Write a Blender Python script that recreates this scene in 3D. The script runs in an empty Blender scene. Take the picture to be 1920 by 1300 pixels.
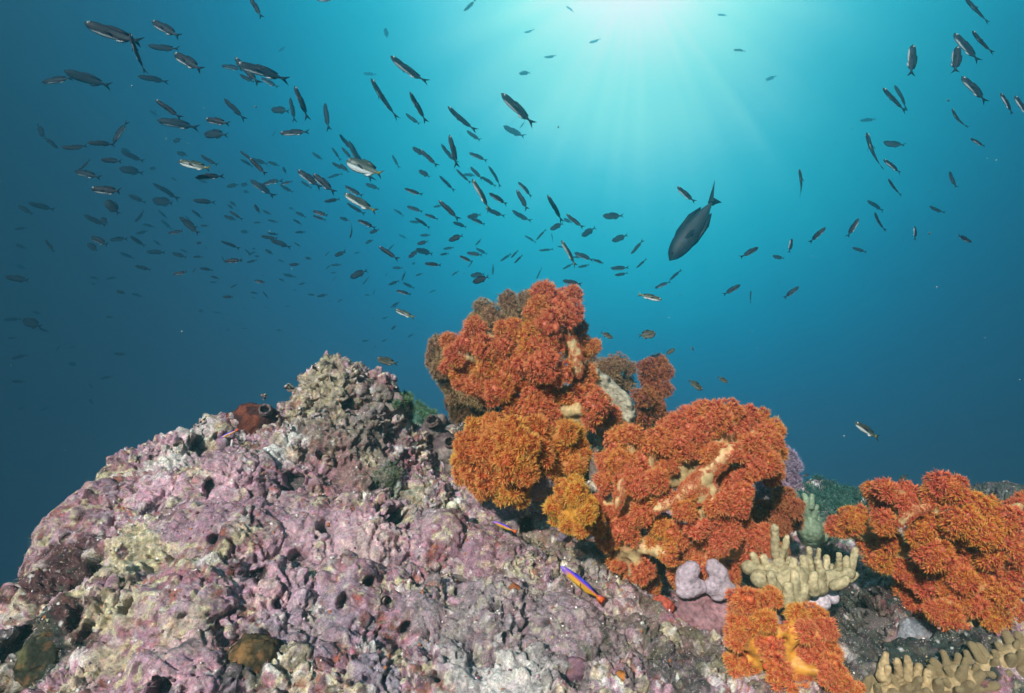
import bpy, bmesh, math, random
import numpy as np
from mathutils import Vector, Matrix
from mathutils.bvhtree import BVHTree

scene = bpy.context.scene
COL = scene.collection
rnd = random.Random(7)

# ---------------------------------------------------------------- camera, world, strobe lamp, exposure
F = 1144.0                       # focal length in pixels of a 1920 wide frame
PITCH = math.radians(10)
cam_d = bpy.data.cameras.new('camera')
cam = bpy.data.objects.new('camera', cam_d)
COL.objects.link(cam)
cam.location = (0, 0, 0)
cam.rotation_euler = (math.radians(90) + PITCH, 0, 0)
cam_d.sensor_width = 36.0
cam_d.lens = 36.0 * F / 1920.0
cam_d.clip_start = 0.01
cam_d.clip_end = 500
scene.camera = cam
CP, SP = math.cos(PITCH), math.sin(PITCH)
FWD = Vector((0, CP, SP)); RIGHT = Vector((1, 0, 0)); UP = Vector((0, -SP, CP))

def P(px, py, d):
    "the point seen at a photo pixel, d metres along the optical axis"
    return FWD * d + RIGHT * ((px - 960) / F * d) + UP * ((650 - py) / F * d)

def lin(c):
    return tuple((x / 255 / 12.92) if x / 255 <= 0.04045 else ((x / 255 + 0.055) / 1.055) ** 2.4 for x in c)

view = scene.view_settings
view.view_transform = 'Standard'; view.look = 'None'; view.gamma = 1; view.use_curve_mapping = False
view.exposure = 0.3
scene.render.film_transparent = False
cy = scene.cycles
cy.max_bounces = 5; cy.diffuse_bounces = 2; cy.glossy_bounces = 2; cy.transmission_bounces = 3
cy.volume_bounces = 1; cy.transparent_max_bounces = 8
cy.use_denoising = True
cy.sample_clamp_indirect = 4
cy.caustics_reflective = False; cy.caustics_refractive = False

# open water: brightest round the place where the sun stands over the surface, darker sideways and down
SUNDIR = P(1195, -70, 1).normalized()
world = bpy.data.worlds.new('World'); scene.world = world; world.use_nodes = True
nt = world.node_tree; nt.nodes.clear()
def nd(t, typ, **kw):
    n = t.nodes.new(typ)
    for k, v in kw.items(): setattr(n, k, v)
    return n
out = nd(nt, 'ShaderNodeOutputWorld'); bg = nd(nt, 'ShaderNodeBackground')
tc = nd(nt, 'ShaderNodeTexCoord')
nrm = nd(nt, 'ShaderNodeVectorMath', operation='NORMALIZE'); nt.links.new(tc.outputs['Generated'], nrm.inputs[0])
dot = nd(nt, 'ShaderNodeVectorMath', operation='DOT_PRODUCT'); dot.inputs[1].default_value = SUNDIR
nt.links.new(nrm.outputs[0], dot.inputs[0])
ac = nd(nt, 'ShaderNodeMath', operation='ARCCOSINE'); nt.links.new(dot.outputs['Value'], ac.inputs[0])
# shafts: noise over the azimuth round the sun direction
e1 = SUNDIR.cross(Vector((0, 0, 1))).normalized(); e2 = SUNDIR.cross(e1).normalized()
def dotn(v):
    n = nd(nt, 'ShaderNodeVectorMath', operation='DOT_PRODUCT'); n.inputs[1].default_value = v
    nt.links.new(nrm.outputs[0], n.inputs[0]); return n.outputs['Value']
at = nd(nt, 'ShaderNodeMath', operation='ARCTAN2'); nt.links.new(dotn(e1), at.inputs[0]); nt.links.new(dotn(e2), at.inputs[1])
ray_n = nd(nt, 'ShaderNodeTexNoise', noise_dimensions='2D'); ray_n.inputs['Scale'].default_value = 1.0
ray_n.inputs['Detail'].default_value = 3.0
cx = nd(nt, 'ShaderNodeCombineXYZ')
m8 = nd(nt, 'ShaderNodeMath', operation='MULTIPLY'); m8.inputs[1].default_value = 9.0
nt.links.new(at.outputs[0], m8.inputs[0]); nt.links.new(m8.outputs[0], cx.inputs[0])
m9 = nd(nt, 'ShaderNodeMath', operation='MULTIPLY'); m9.inputs[1].default_value = 1.5
nt.links.new(ac.outputs[0], m9.inputs[0]); nt.links.new(m9.outputs[0], cx.inputs[1])
nt.links.new(cx.outputs[0], ray_n.inputs['Vector'])
# broad wavy variation of the water light
wn = nd(nt, 'ShaderNodeTexNoise'); wn.inputs['Scale'].default_value = 2.2; wn.inputs['Detail'].default_value = 5
mp = nd(nt, 'ShaderNodeMapping'); mp.inputs['Scale'].default_value = (1, 1, 2.5)
nt.links.new(nrm.outputs[0], mp.inputs[0]); nt.links.new(mp.outputs[0], wn.inputs['Vector'])
def madd(a, k, b):
    n = nd(nt, 'ShaderNodeMath', operation='MULTIPLY_ADD'); nt.links.new(a, n.inputs[0]); n.inputs[1].default_value = k
    if isinstance(b, float): n.inputs[2].default_value = b
    else: nt.links.new(b, n.inputs[2])
    return n.outputs[0]
th = madd(ray_n.outputs['Fac'], -0.062, ac.outputs[0])
th = madd(wn.outputs['Fac'], -0.13, th)
th = madd(th, 1 / 3.2, 0.096 / 3.2)
ramp = nd(nt, 'ShaderNodeValToRGB'); nt.links.new(th, ramp.inputs[0])
#WRAMP_BEGIN
WRAMP = [(0, (0.94301, 0.51386, 0.46977)), (3, (1.00000, 0.58419, 0.52399)), (6.5, (0.58865, 0.63708, 0.46911)), (10, (0.29298, 0.57825, 0.42052)), (12.5, (0.22750, 0.46582, 0.38673)), (16, (0.07193, 0.31518, 0.33475)), (19, (0.01929, 0.23911, 0.26626)), (22, (0.00217, 0.19937, 0.23537)), (26, (0.00050, 0.15581, 0.20007)), (31, (0.00227, 0.07655, 0.13131)), (37, (0.00928, 0.03673, 0.07054)), (43, (0.01695, 0.03176, 0.04875)), (50, (0.01498, 0.01970, 0.02763)), (60, (0.01374, 0.01768, 0.02731)), (68, (0.01129, 0.01450, 0.02190)), (90, (0.00697, 0.00811, 0.01266)), (130, (0.00320, 0.00356, 0.00572))]
#WRAMP_END
er = ramp.color_ramp
for i, (deg, c) in enumerate(WRAMP):
    e = er.elements[i] if i < 2 else er.elements.new(1)
    e.position = min(1, math.radians(deg) / 3.2)
    e.color = (*c, 1)
for i, (deg, c) in enumerate(WRAMP):          # positions re-sorted: set once more in order
    er.elements[i].position = min(1, math.radians(deg) / 3.2); er.elements[i].color = (*c, 1)
er.interpolation = 'B_SPLINE'
nt.links.new(ramp.outputs[0], bg.inputs[0]); bg.inputs[1].default_value = 4.0
nt.links.new(bg.outputs[0], out.inputs[0])

strobe_d = bpy.data.lights.new('sun', 'SUN'); sun = bpy.data.objects.new('sun', strobe_d); COL.objects.link(sun)
strobe_d.energy = 5.0; strobe_d.angle = math.radians(2.0); strobe_d.color = (1.0, 0.95, 0.88)
LDIR = Vector((0.33, 0.86, -0.38)).normalized()       # sun lamp standing in for the camera strobes, from over the left shoulder
sun.rotation_euler = LDIR.to_track_quat('-Z', 'Y').to_euler()

# ---------------------------------------------------------------- helpers
def tag(o, label=None, cat=None, group=None, kind=None):
    if label: o['label'] = label
    if cat: o['category'] = cat
    if group: o['group'] = group
    if kind: o['kind'] = kind
    return o

def empty(name, loc=(0, 0, 0)):
    o = bpy.data.objects.new(name, None); COL.objects.link(o); o.location = loc; o.empty_display_size = 0.02
    return o

def mesh_np(name, verts, tris, mat=None, col=None, smooth=True, quads=False):
    "mesh data from numpy arrays"
    me = bpy.data.meshes.new(name)
    verts = np.asarray(verts, dtype=np.float32); f = np.asarray(tris, dtype=np.int32)
    n = f.shape[1]
    me.vertices.add(len(verts)); me.vertices.foreach_set('co', verts.ravel())
    me.loops.add(f.size); me.loops.foreach_set('vertex_index', f.ravel())
    me.polygons.add(len(f)); me.polygons.foreach_set('loop_start', np.arange(0, f.size, n, dtype=np.int32))
    me.polygons.foreach_set('use_smooth', np.full(len(f), smooth, dtype=bool))
    me.update(calc_edges=True); me.validate()
    if col is not None:
        a = me.color_attributes.new('tint', 'FLOAT_COLOR', 'POINT')
        c = np.ones((len(verts), 4), dtype=np.float32); c[:, :3] = col
        a.data.foreach_set('color', c.ravel())
    if mat: me.materials.append(mat)
    return me

def link(name, me, parent=None, loc=None):
    o = bpy.data.objects.new(name, me); COL.objects.link(o)
    if parent: o.parent = parent
    if loc is not None: o.location = loc
    return o

def hash3(i, j, k, s):
    i = i.astype(np.uint32); j = j.astype(np.uint32); k = k.astype(np.uint32)
    h = i * np.uint32(73856093) ^ j * np.uint32(19349663) ^ k * np.uint32(83492791) ^ np.uint32((s * 2654435761) & 0xffffffff)
    h ^= h >> np.uint32(13); h *= np.uint32(1274126177); h ^= h >> np.uint32(16)
    h *= np.uint32(2246822519); h ^= h >> np.uint32(13)
    return h.astype(np.float64) / 4294967295.0

def vnoise(p, s=0):
    "value noise -1..1"
    i = np.floor(p).astype(np.int64); f = p - i; u = f * f * f * (f * (f * 6 - 15) + 10)
    r = 0
    for dx in (0, 1):
        wx = u[:, 0] if dx else 1 - u[:, 0]
        for dy in (0, 1):
            wy = u[:, 1] if dy else 1 - u[:, 1]
            for dz in (0, 1):
                wz = u[:, 2] if dz else 1 - u[:, 2]
                r = r + wx * wy * wz * hash3(i[:, 0] + dx, i[:, 1] + dy, i[:, 2] + dz, s)
    return r * 2 - 1

def fbm(p, octv=4, s=0):
    a, r, t = 1.0, 0, 0
    for o in range(octv):
        r = r + a * vnoise(p * (2.03 ** o) + o * 17.3, s + o); t += a; a *= 0.5
    return r / t

def worley(p, s=0):
    i = np.floor(p).astype(np.int64)
    f1 = np.full(len(p), 9.0); idv = np.zeros(len(p)); f2 = np.full(len(p), 9.0)
    for dx in (-1, 0, 1):
        for dy in (-1, 0, 1):
            for dz in (-1, 0, 1):
                c = i + np.array([dx, dy, dz])
                a = [hash3(c[:, 0], c[:, 1], c[:, 2], s + q) for q in (11, 22, 33)]
                q = c + np.stack(a, 1)
                d = np.sqrt(((q - p) ** 2).sum(1))
                m = d < f1
                f2 = np.where(m, f1, np.minimum(f2, d)); idv = np.where(m, a[0], idv); f1 = np.where(m, d, f1)
    return f1, f2, idv

def material(name):
    m = bpy.data.materials.new(name); m.use_nodes = True
    return m, m.node_tree, m.node_tree.nodes['Principled BSDF']

def tinted(name, rough=0.6, spec=0.3, sss=0.0, noise_scale=0, noise_amt=0.0, bump=0.0, bump_scale=200):
    "material whose base colour is the mesh's own tint, with fine variation"
    m, t, b = material(name)
    vc = nd(t, 'ShaderNodeVertexColor', layer_name='tint')
    src = vc.outputs[0]
    if noise_amt:
        tcn = nd(t, 'ShaderNodeTexCoord'); n = nd(t, 'ShaderNodeTexNoise'); n.inputs['Scale'].default_value = noise_scale
        n.inputs['Detail'].default_value = 6; t.links.new(tcn.outputs['Object'], n.inputs['Vector'])
        mr = nd(t, 'ShaderNodeMapRange'); mr.inputs[1].default_value = 0.3; mr.inputs[2].default_value = 0.7
        mr.inputs[3].default_value = 1 - noise_amt; mr.inputs[4].default_value = 1 + noise_amt
        t.links.new(n.outputs['Fac'], mr.inputs[0])
        mx = nd(t, 'ShaderNodeVectorMath', operation='SCALE'); t.links.new(src, mx.inputs[0]); t.links.new(mr.outputs[0], mx.inputs['Scale'])
        src = mx.outputs[0]
    t.links.new(src, b.inputs['Base Color'])
    b.inputs['Roughness'].default_value = rough; b.inputs['Specular IOR Level'].default_value = spec
    if sss:
        b.inputs['Subsurface Weight'].default_value = sss; b.inputs['Subsurface Radius'].default_value = (0.006, 0.003, 0.002)
    if bump:
        tcn = nd(t, 'ShaderNodeTexCoord'); n = nd(t, 'ShaderNodeTexNoise'); n.inputs['Scale'].default_value = bump_scale
        n.inputs['Detail'].default_value = 5; t.links.new(tcn.outputs['Object'], n.inputs['Vector'])
        bp = nd(t, 'ShaderNodeBump'); bp.inputs['Strength'].default_value = bump; bp.inputs['Distance'].default_value = 0.002
        t.links.new(n.outputs['Fac'], bp.inputs['Height']); t.links.new(bp.outputs[0], b.inputs['Normal'])
    return m

# ---------------------------------------------------------------- reef rock: blobs fused by a voxel remesh, then displaced
REEF_BLOBS = """632 770 92 1.45;575 800 70 1.42;690 800 75 1.45;748 860 70 1.46;600 725 42 1.40;655 705 34 1.42;700 735 40 1.44;625 690 24 1.42;722 775 34 1.44
800 880 60 1.55;850 930 70 1.50;640 860 100 1.38;540 870 80 1.34;470 830 52 1.38;420 850 60 1.36;380 870 66 1.34;325 880 66 1.30;290 870 44 1.28;262 893 56 1.26;400 815 34 1.40
330 960 110 1.24;230 985 90 1.18;195 977 74 1.15;150 1050 84 1.12;120 1114 70 1.08;60 1184 88 1.04;20 1215 90 1.00;200 1100 110 1.08;120 1190 110 1.0;-60 1290 120 .98;60 1290 120 .92
450 960 120 1.22;560 970 110 1.26;680 950 110 1.34;780 980 100 1.36;880 1010 90 1.36;960 1010 80 1.36;1020 1060 80 1.30;1090 1110 90 1.24
320 1080 140 1.08;440 1080 140 1.08;560 1080 140 1.14;680 1070 140 1.18;800 1090 130 1.20;920 1120 130 1.18;1030 1170 120 1.14;1150 1190 110 1.12;1230 1220 100 1.08
220 1220 150 .94;360 1210 150 .92;500 1220 150 .96;640 1220 150 1.0;780 1220 150 1.02;920 1240 150 1.0;1060 1270 140 .98;1190 1290 120 .98;1320 1300 110 .98
180 1380 160 .82;340 1380 170 .80;500 1380 170 .84;660 1380 170 .86;820 1380 170 .88;980 1390 170 .88;1140 1400 160 .88;1300 1400 150 .86;1440 1400 150 .86
900 880 90 1.72;960 900 90 1.7;1040 960 90 1.66;1120 900 90 1.75;1200 900 80 1.85;1120 1010 100 1.55;1200 1060 110 1.5;1300 1060 130 1.6;1400 1040 120 1.7;1480 1010 80 1.75
1500 1100 110 1.5;1340 1200 110 1.28;1440 1230 100 1.22;1540 1240 100 1.3;1640 1230 110 1.25;1560 1150 90 1.5;1640 1120 110 1.65;1740 1100 120 1.6;1850 1090 130 1.6;1960 1100 140 1.55
1700 1200 110 1.35;1820 1210 110 1.3;1940 1210 130 1.25;1600 1320 110 1.0;1720 1330 110 .98;1850 1320 120 .96;1980 1330 120 .95
1540 970 60 2.3;1480 950 50 2.25;1600 980 60 2.35;1680 985 60 2.5;1560 1030 90 2.1;1780 1000 90 2.3;1900 1000 90 2.3;1400 1000 90 2.1;1300 980 90 2.1;820 830 40 1.95;780 800 42 2.0;850 820 40 1.95;870 790 34 1.9
2080 1130 140 1.5;2180 1180 150 1.4;2320 1220 160 1.35;2100 1330 140 1.0;2240 1360 150 1.05;2400 1380 160 1.1;-150 1400 160 .9;-200 1330 150 1.0"""
def reef_mesh(voxel, bulk, extra=()):
    bm = bmesh.new()
    def sph(c, r, sub=3):
        bmesh.ops.create_icosphere(bm, subdivisions=sub, radius=1, matrix=Matrix.Translation(c) @ Matrix.Diagonal((r, r, r, 1)))
    for tok in REEF_BLOBS.replace('\n', ';').split(';'):
        x, y, r, d = map(float, tok.split())
        sph(P(x, y, d), r * d / F)
        sph(P(x, y, d) + Vector((0, 0.10, -0.10)), r * d / F * 1.15)      # bulk behind and below
    for c_, r_ in extra: sph(c_, r_, 2)
    if bulk:                                   # the mass of the reef under and behind what the photo shows
        for x in np.arange(-1.6, 2.9, 0.28):
            top = -0.62 - 0.10 * math.sin(x * 3)
            for y in (1.35, 1.75, 2.15): sph(Vector((x, y, top - 0.12 * abs(y - 1.6))), 0.36)
            for y in (0.95, 1.3): sph(Vector((x, y, -1.05)), 0.40)
        for x in np.arange(-1.1, 0.6, 0.25): sph(Vector((x, 1.75, -0.42 if x > -.8 else -.6)), 0.24)
    me = bpy.data.meshes.new('reef_src'); bm.to_mesh(me); bm.free()
    o = bpy.data.objects.new('reef_src', me); COL.objects.link(o)
    md = o.modifiers.new('r', 'REMESH'); md.mode = 'VOXEL'; md.voxel_size = voxel
    dg = bpy.context.evaluated_depsgraph_get()
    em = bpy.data.meshes.new_from_object(o.evaluated_get(dg), depsgraph=dg)
    bpy.data.objects.remove(o); bpy.data.meshes.remove(me)
    return em

def quads_of(me):
    "faces as an (n, 4) array (triangles repeat nothing: voxel remesh gives quads only)"
    n = len(me.polygons); q = np.empty(len(me.loops), np.int32); me.loops.foreach_get('vertex_index', q)
    tot = np.empty(n, np.int32); me.polygons.foreach_get('loop_total', tot)
    st = np.empty(n, np.int32); me.polygons.foreach_get('loop_start', st)
    st = st[tot == 4]
    return np.stack([q[st + k] for k in range(4)], 1)

def cropped(me, keep):
    v = get_nf(me); q = quads_of(me); q = q[keep[q].all(1)]
    used = np.zeros(len(v), bool); used[q.ravel()] = True
    idx = np.cumsum(used) - 1
    return mesh_np('reef', v[used], idx[q])

def smoothstep(a, b, x):
    t = np.clip((x - a) / (b - a), 0, 1); return t * t * (3 - 2 * t)

def project(v):
    "photo pixel of points (numpy)"
    d = v @ np.array(FWD); x = v @ np.array(RIGHT); z = v @ np.array(UP)
    d = np.maximum(d, 1e-3)
    return 960 + x / d * F, 650 - z / d * F, d

REEF_VOXEL = 0.0026
def get_nf(me):
    n = len(me.vertices); v = np.empty(n * 3, np.float32); me.vertices.foreach_get('co', v)
    return v.reshape(-1, 3).astype(np.float64)
def vnormals(me):
    n = len(me.vertices); v = np.empty(n * 3, np.float32); me.vertex_normals.foreach_get('vector', v)
    return v.reshape(-1, 3).astype(np.float64)

# round off the voxel steps first
def relax(me, n):
    "a few umbrella smoothing steps over the edges"
    v = get_nf(me); e = np.empty(len(me.edges) * 2, np.int32); me.edges.foreach_get('vertices', e); e = e.reshape(-1, 2)
    cnt = np.bincount(e.ravel(), minlength=len(v)).astype(float)[:, None]
    for _ in range(n):
        s = np.zeros_like(v)
        for k in range(3):
            s[:, k] = np.bincount(e[:, 0], v[e[:, 1], k], len(v)) + np.bincount(e[:, 1], v[e[:, 0], k], len(v))
        v = 0.4 * v + 0.6 * s / np.maximum(cnt, 1)
    me.vertices.foreach_set('co', v.astype(np.float32).ravel()); me.update()
NODULES = """574 711 12;557 706 11;617 671 11;609 684 12;638 672 10;617 702 11;706 714 19;716 736 17;685 734 13;680 751 12;700 775 13;646 711 12;625 726 10;508 778 12;525 781 11;536 799 10;495 743 9;787 815 13;546 804 9
727 726 13;421 838 8;434 836 8;448 838 7;460 843 9;472 850 9;499 896 9;484 893 8;470 890 9;430 888 8;445 884 7;408 845 8;398 858 9;540 722 9;590 690 10;660 690 11;672 704 10;640 740 12;600 740 11;575 750 10;560 770 11;590 775 10
655 770 12;670 790 10;640 800 11;615 790 9;700 800 12;720 790 11;735 760 12;745 785 11;720 820 11;690 830 10;560 840 9;590 850 10;620 860 9;660 850 9;545 735 8;765 820 10;750 840 9;310 850 12;280 850 11;335 845 9;380 800 9"""
crs = reef_mesh(0.02, True); relax(crs, 2)

class Finder:
    "first surface point of the rock seen at a photo pixel"
    def __init__(self, me):
        self.v = get_nf(me); self.n = vnormals(me)
        self.px, self.py, self.d = project(self.v)
        ok = (self.px > -60) & (self.px < 1980) & (self.py > 500) & (self.py < 1400) & (self.d > .2)
        self.i = np.nonzero(ok)[0]; self.px = self.px[ok]; self.py = self.py[ok]; self.d = self.d[ok]
        o = np.argsort(self.px); self.i = self.i[o]; self.px = self.px[o]; self.py = self.py[o]; self.d = self.d[o]
    def __call__(self, x, y, r=4.5):
        for rr in (r, 2 * r, 5 * r, 8 * r):
            a, b = np.searchsorted(self.px, (x - rr, x + rr))
            q = np.nonzero(np.hypot(self.px[a:b] - x, self.py[a:b] - y) < rr)[0] + a
            if len(q): break
        else: return None, None
        k = q[self.d[q] < self.d[q].min() + 0.03]
        nn = self.n[self.i[k]].mean(0); nn /= np.linalg.norm(nn) + 1e-9
        return Vector(self.v[self.i[k]].mean(0)), Vector(nn)
hit = Finder(crs)
extra = []
for tok in NODULES.replace('\n', ';').split(';'):
    x, y, r = map(float, tok.split()); loc, n = hit(x, y, 8)
    if loc is not None:
        d = loc.dot(FWD); extra.append((P(x, y, d - 0.2 * r * d / F), r * d / F))
rem = reef_mesh(REEF_VOXEL, False, extra)
_v = get_nf(rem); _n = vnormals(rem); _x, _y, _d = project(_v)
_face = (_n * _v).sum(1) / np.linalg.norm(_v, axis=1)
rem = cropped(rem, (_x > -160) & (_x < 2450) & (_y > 500) & (_y < 1480) & (_d > .3) & (_d < 2.7) & (_face < 0.45))
relax(rem, 5)
V = get_nf(rem); Nn = vnormals(rem)

# large lumps and ledges
w = V + 0.035 * np.stack([fbm(V * 6, 3, 50), fbm(V * 6, 3, 51), fbm(V * 6, 3, 52)], 1)
PX, PY, DD = project(V)
knoll = smoothstep(150, 90, np.hypot((PX - 640) * 0.9, PY - 770)) * (DD > 1.1)
w2 = V + 0.008 * np.stack([fbm(V * 30, 2, 53), fbm(V * 30, 2, 54), fbm(V * 30, 2, 55)], 1)
sheet = smoothstep(0.0, 0.25, fbm(V * 8, 3, 88))
for x_, y_, r_ in ((340, 985, 75), (420, 960, 50), (880, 1035, 60), (930, 950, 48), (640, 1090, 60), (300, 1090, 40), (1060, 1200, 50), (520, 930, 40), (770, 1150, 50)):
    sheet = np.maximum(sheet, smoothstep(1.1, 0.7, np.hypot(PX - x_, PY - y_) / r_ * (1 + 0.8 * fbm(w2 * 20, 2, 89))) * (DD < 1.45))
sheet = sheet * (1 - knoll)            # smooth sheets of pink crust
disp = 0.028 * fbm(w * 7.5, 4, 1)
f1, f2, cid = worley(w * 11, 5)
disp += 0.008 * (0.5 - f1)
bil = np.abs(fbm(w2 * 16, 4, 26)); disp += 0.022 * (bil - 0.15)
rid = 1 - np.abs(fbm(w2 * 26, 4, 21)); disp -= 0.016 * np.clip(rid - 0.82, 0, 1) / 0.18 * (1 - 0.6 * sheet)
f1b, f2b, cidb = worley(w2 * 46, 9)
disp += (0.009 * np.sqrt(np.clip(1 - (f1b / 0.60) ** 2, 0, 1)) - 0.003) * np.maximum(0.9 * smoothstep(0.12, 0.4, fbm(V * 7, 3, 77)), knoll * 0.55) * (0.3 + cidb)
disp += (1 - 0.75 * sheet) * (0.010 * np.abs(fbm(w2 * 60, 4, 23)) - 0.008 * smoothstep(0.22, 0.42, fbm(w2 * 75, 3, 24)))
f1c, _, cidc = worley(w2 * 120, 13)
disp += (1 - 0.8 * sheet) * (0.0022 * (0.45 - f1c) + 0.0055 * fbm(V * 160, 3, 31))
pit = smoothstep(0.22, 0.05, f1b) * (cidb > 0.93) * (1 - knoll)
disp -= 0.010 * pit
V1 = V + Nn * disp[:, None]
rem.vertices.foreach_set('co', V1.astype(np.float32).ravel()); rem.update()

hit = Finder(rem)
# named crevices and hollows of the photo: x, y, radius px, depth m
HOLES = """745 968 24 .05;395 912 17 .04;378 832 26 .05;550 902 28 .05;690 720 12 .02;662 760 14 .03;590 945 10 .02;1078 1262 14 .03;1068 1270 26 .012;240 1130 22 .03;795 1075 26 .03;705 915 16 .02
690 1092 11 .03;862 1200 14 .03;1020 1168 13 .02;672 1225 16 .03;300 1295 22 .03;480 1075 28 .022;610 990 16 .02;865 875 22 .05;290 945 30 .018;1040 1080 12 .02;925 1140 12 .02;1165 1230 12 .02
180 1060 22 .02;560 1040 18 .02;760 1180 16 .02;845 760 16 .03;950 1200 12 .02;400 1010 16 .015;990 990 22 .03;1100 1030 20 .03;150 1150 30 .02;40 1200 40 .03;640 1130 14 .02;520 1130 14 .02
860 1110 12 .02;730 1130 10 .02;345 1150 12 .02;440 1190 12 .02;600 1210 11 .02;710 1240 12 .02;820 1270 12 .02;930 1250 11 .02;1130 1150 12 .02;1220 1180 16 .03;1595 1110 34 .12;1640 1160 26 .06;1720 1140 24 .06;1260 1240 14 .02;1180 1270 12 .02"""
V = V1; Nn = vnormals(rem)
holemask = np.zeros(len(V))
for tok in HOLES.replace('\n', ';').split(';'):
    x, y, r, dp = map(float, tok.split())
    loc, n = hit(x, y)
    if loc is None: continue
    R_ = r * loc.dot(FWD) / F
    q = V - np.array(loc); near = np.nonzero((q ** 2).sum(1) < (R_ * 2.2) ** 2)[0]; q = q[near]
    a_ = rnd.uniform(0, 6.28); st = np.array(RIGHT) * math.cos(a_) + np.array(UP) * math.sin(a_)
    q = q + np.outer(q @ st, st) * rnd.uniform(-0.1, 0.9)
    dist = np.full(len(V), 9.0); dist[near] = np.sqrt((q ** 2).sum(1)) * (1 + 0.7 * fbm(V[near] * 50, 2, 61))
    f = smoothstep(R_ * 1.15, R_ * 0.55, dist)
    ax = -np.array(n) * 0.7 + np.array(loc.normalized()) * 0.6
    V = V + (f * dp)[:, None] * ax[None, :]
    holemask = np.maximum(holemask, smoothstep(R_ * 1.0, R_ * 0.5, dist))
rem.vertices.foreach_set('co', V.astype(np.float32).ravel()); rem.update()
hit = Finder(rem)

# colour zones: what grows where (crustose pink algae, turf, bare chalky rock, red sponge ...), with some shade painted in
def C(r, g, b): return np.array(lin((r, g, b)))
MAUVE = C(162, 120, 136); PINK = C(205, 158, 174); CREAM = C(205, 192, 152); OLIVE = C(118, 104, 78); GREY = C(150, 138, 140)
WHITE = C(232, 228, 220); MAROON = C(84, 48, 48); DKGREEN = C(52, 62, 56); LILAC = C(165, 150, 168); TEAL = C(70, 120, 105); RUST = C(150, 84, 60); ROSE = C(158, 96, 108)
n1 = fbm(V * 9, 4, 101); n2 = fbm(w2 * 24 + 5, 4, 102); n3 = fbm(w2 * 48 + 9, 4, 103); n4 = fbm(V * 110, 3, 104)
col = np.tile(MAUVE, (len(V), 1))
def mix(mask, c, a=1.0):
    global col
    k = np.nonzero(mask > 0.001)[0]
    m = (np.clip(mask[k], 0, 1) * a)[:, None]; col[k] = col[k] * (1 - m) + c * m
mix(smoothstep(-0.10, 0.15, n1 + 0.5 * n3), PINK, .6)
mix(smoothstep(0.14, 0.24, n2), CREAM, .7)
mix(smoothstep(0.14, 0.24, -n2), GREY, .6)
mix(smoothstep(0.24, 0.30, n3), WHITE, .6)
mix(smoothstep(0.12, 0.24, -n3 + 0.3 * n1), OLIVE, .7)
mix(sheet * (1 - np.clip(knoll, 0, 1)), MAUVE * 1.05, .6)
mix(smoothstep(0.26, 0.32, fbm(w2 * 40, 3, 108)), ROSE, .8)
mix(smoothstep(0.26, 0.33, fbm(w2 * 60, 3, 109)), MAROON, .75)
mix(smoothstep(0.30, 0.36, fbm(w2 * 75, 3, 110)), RUST, .8)
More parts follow.
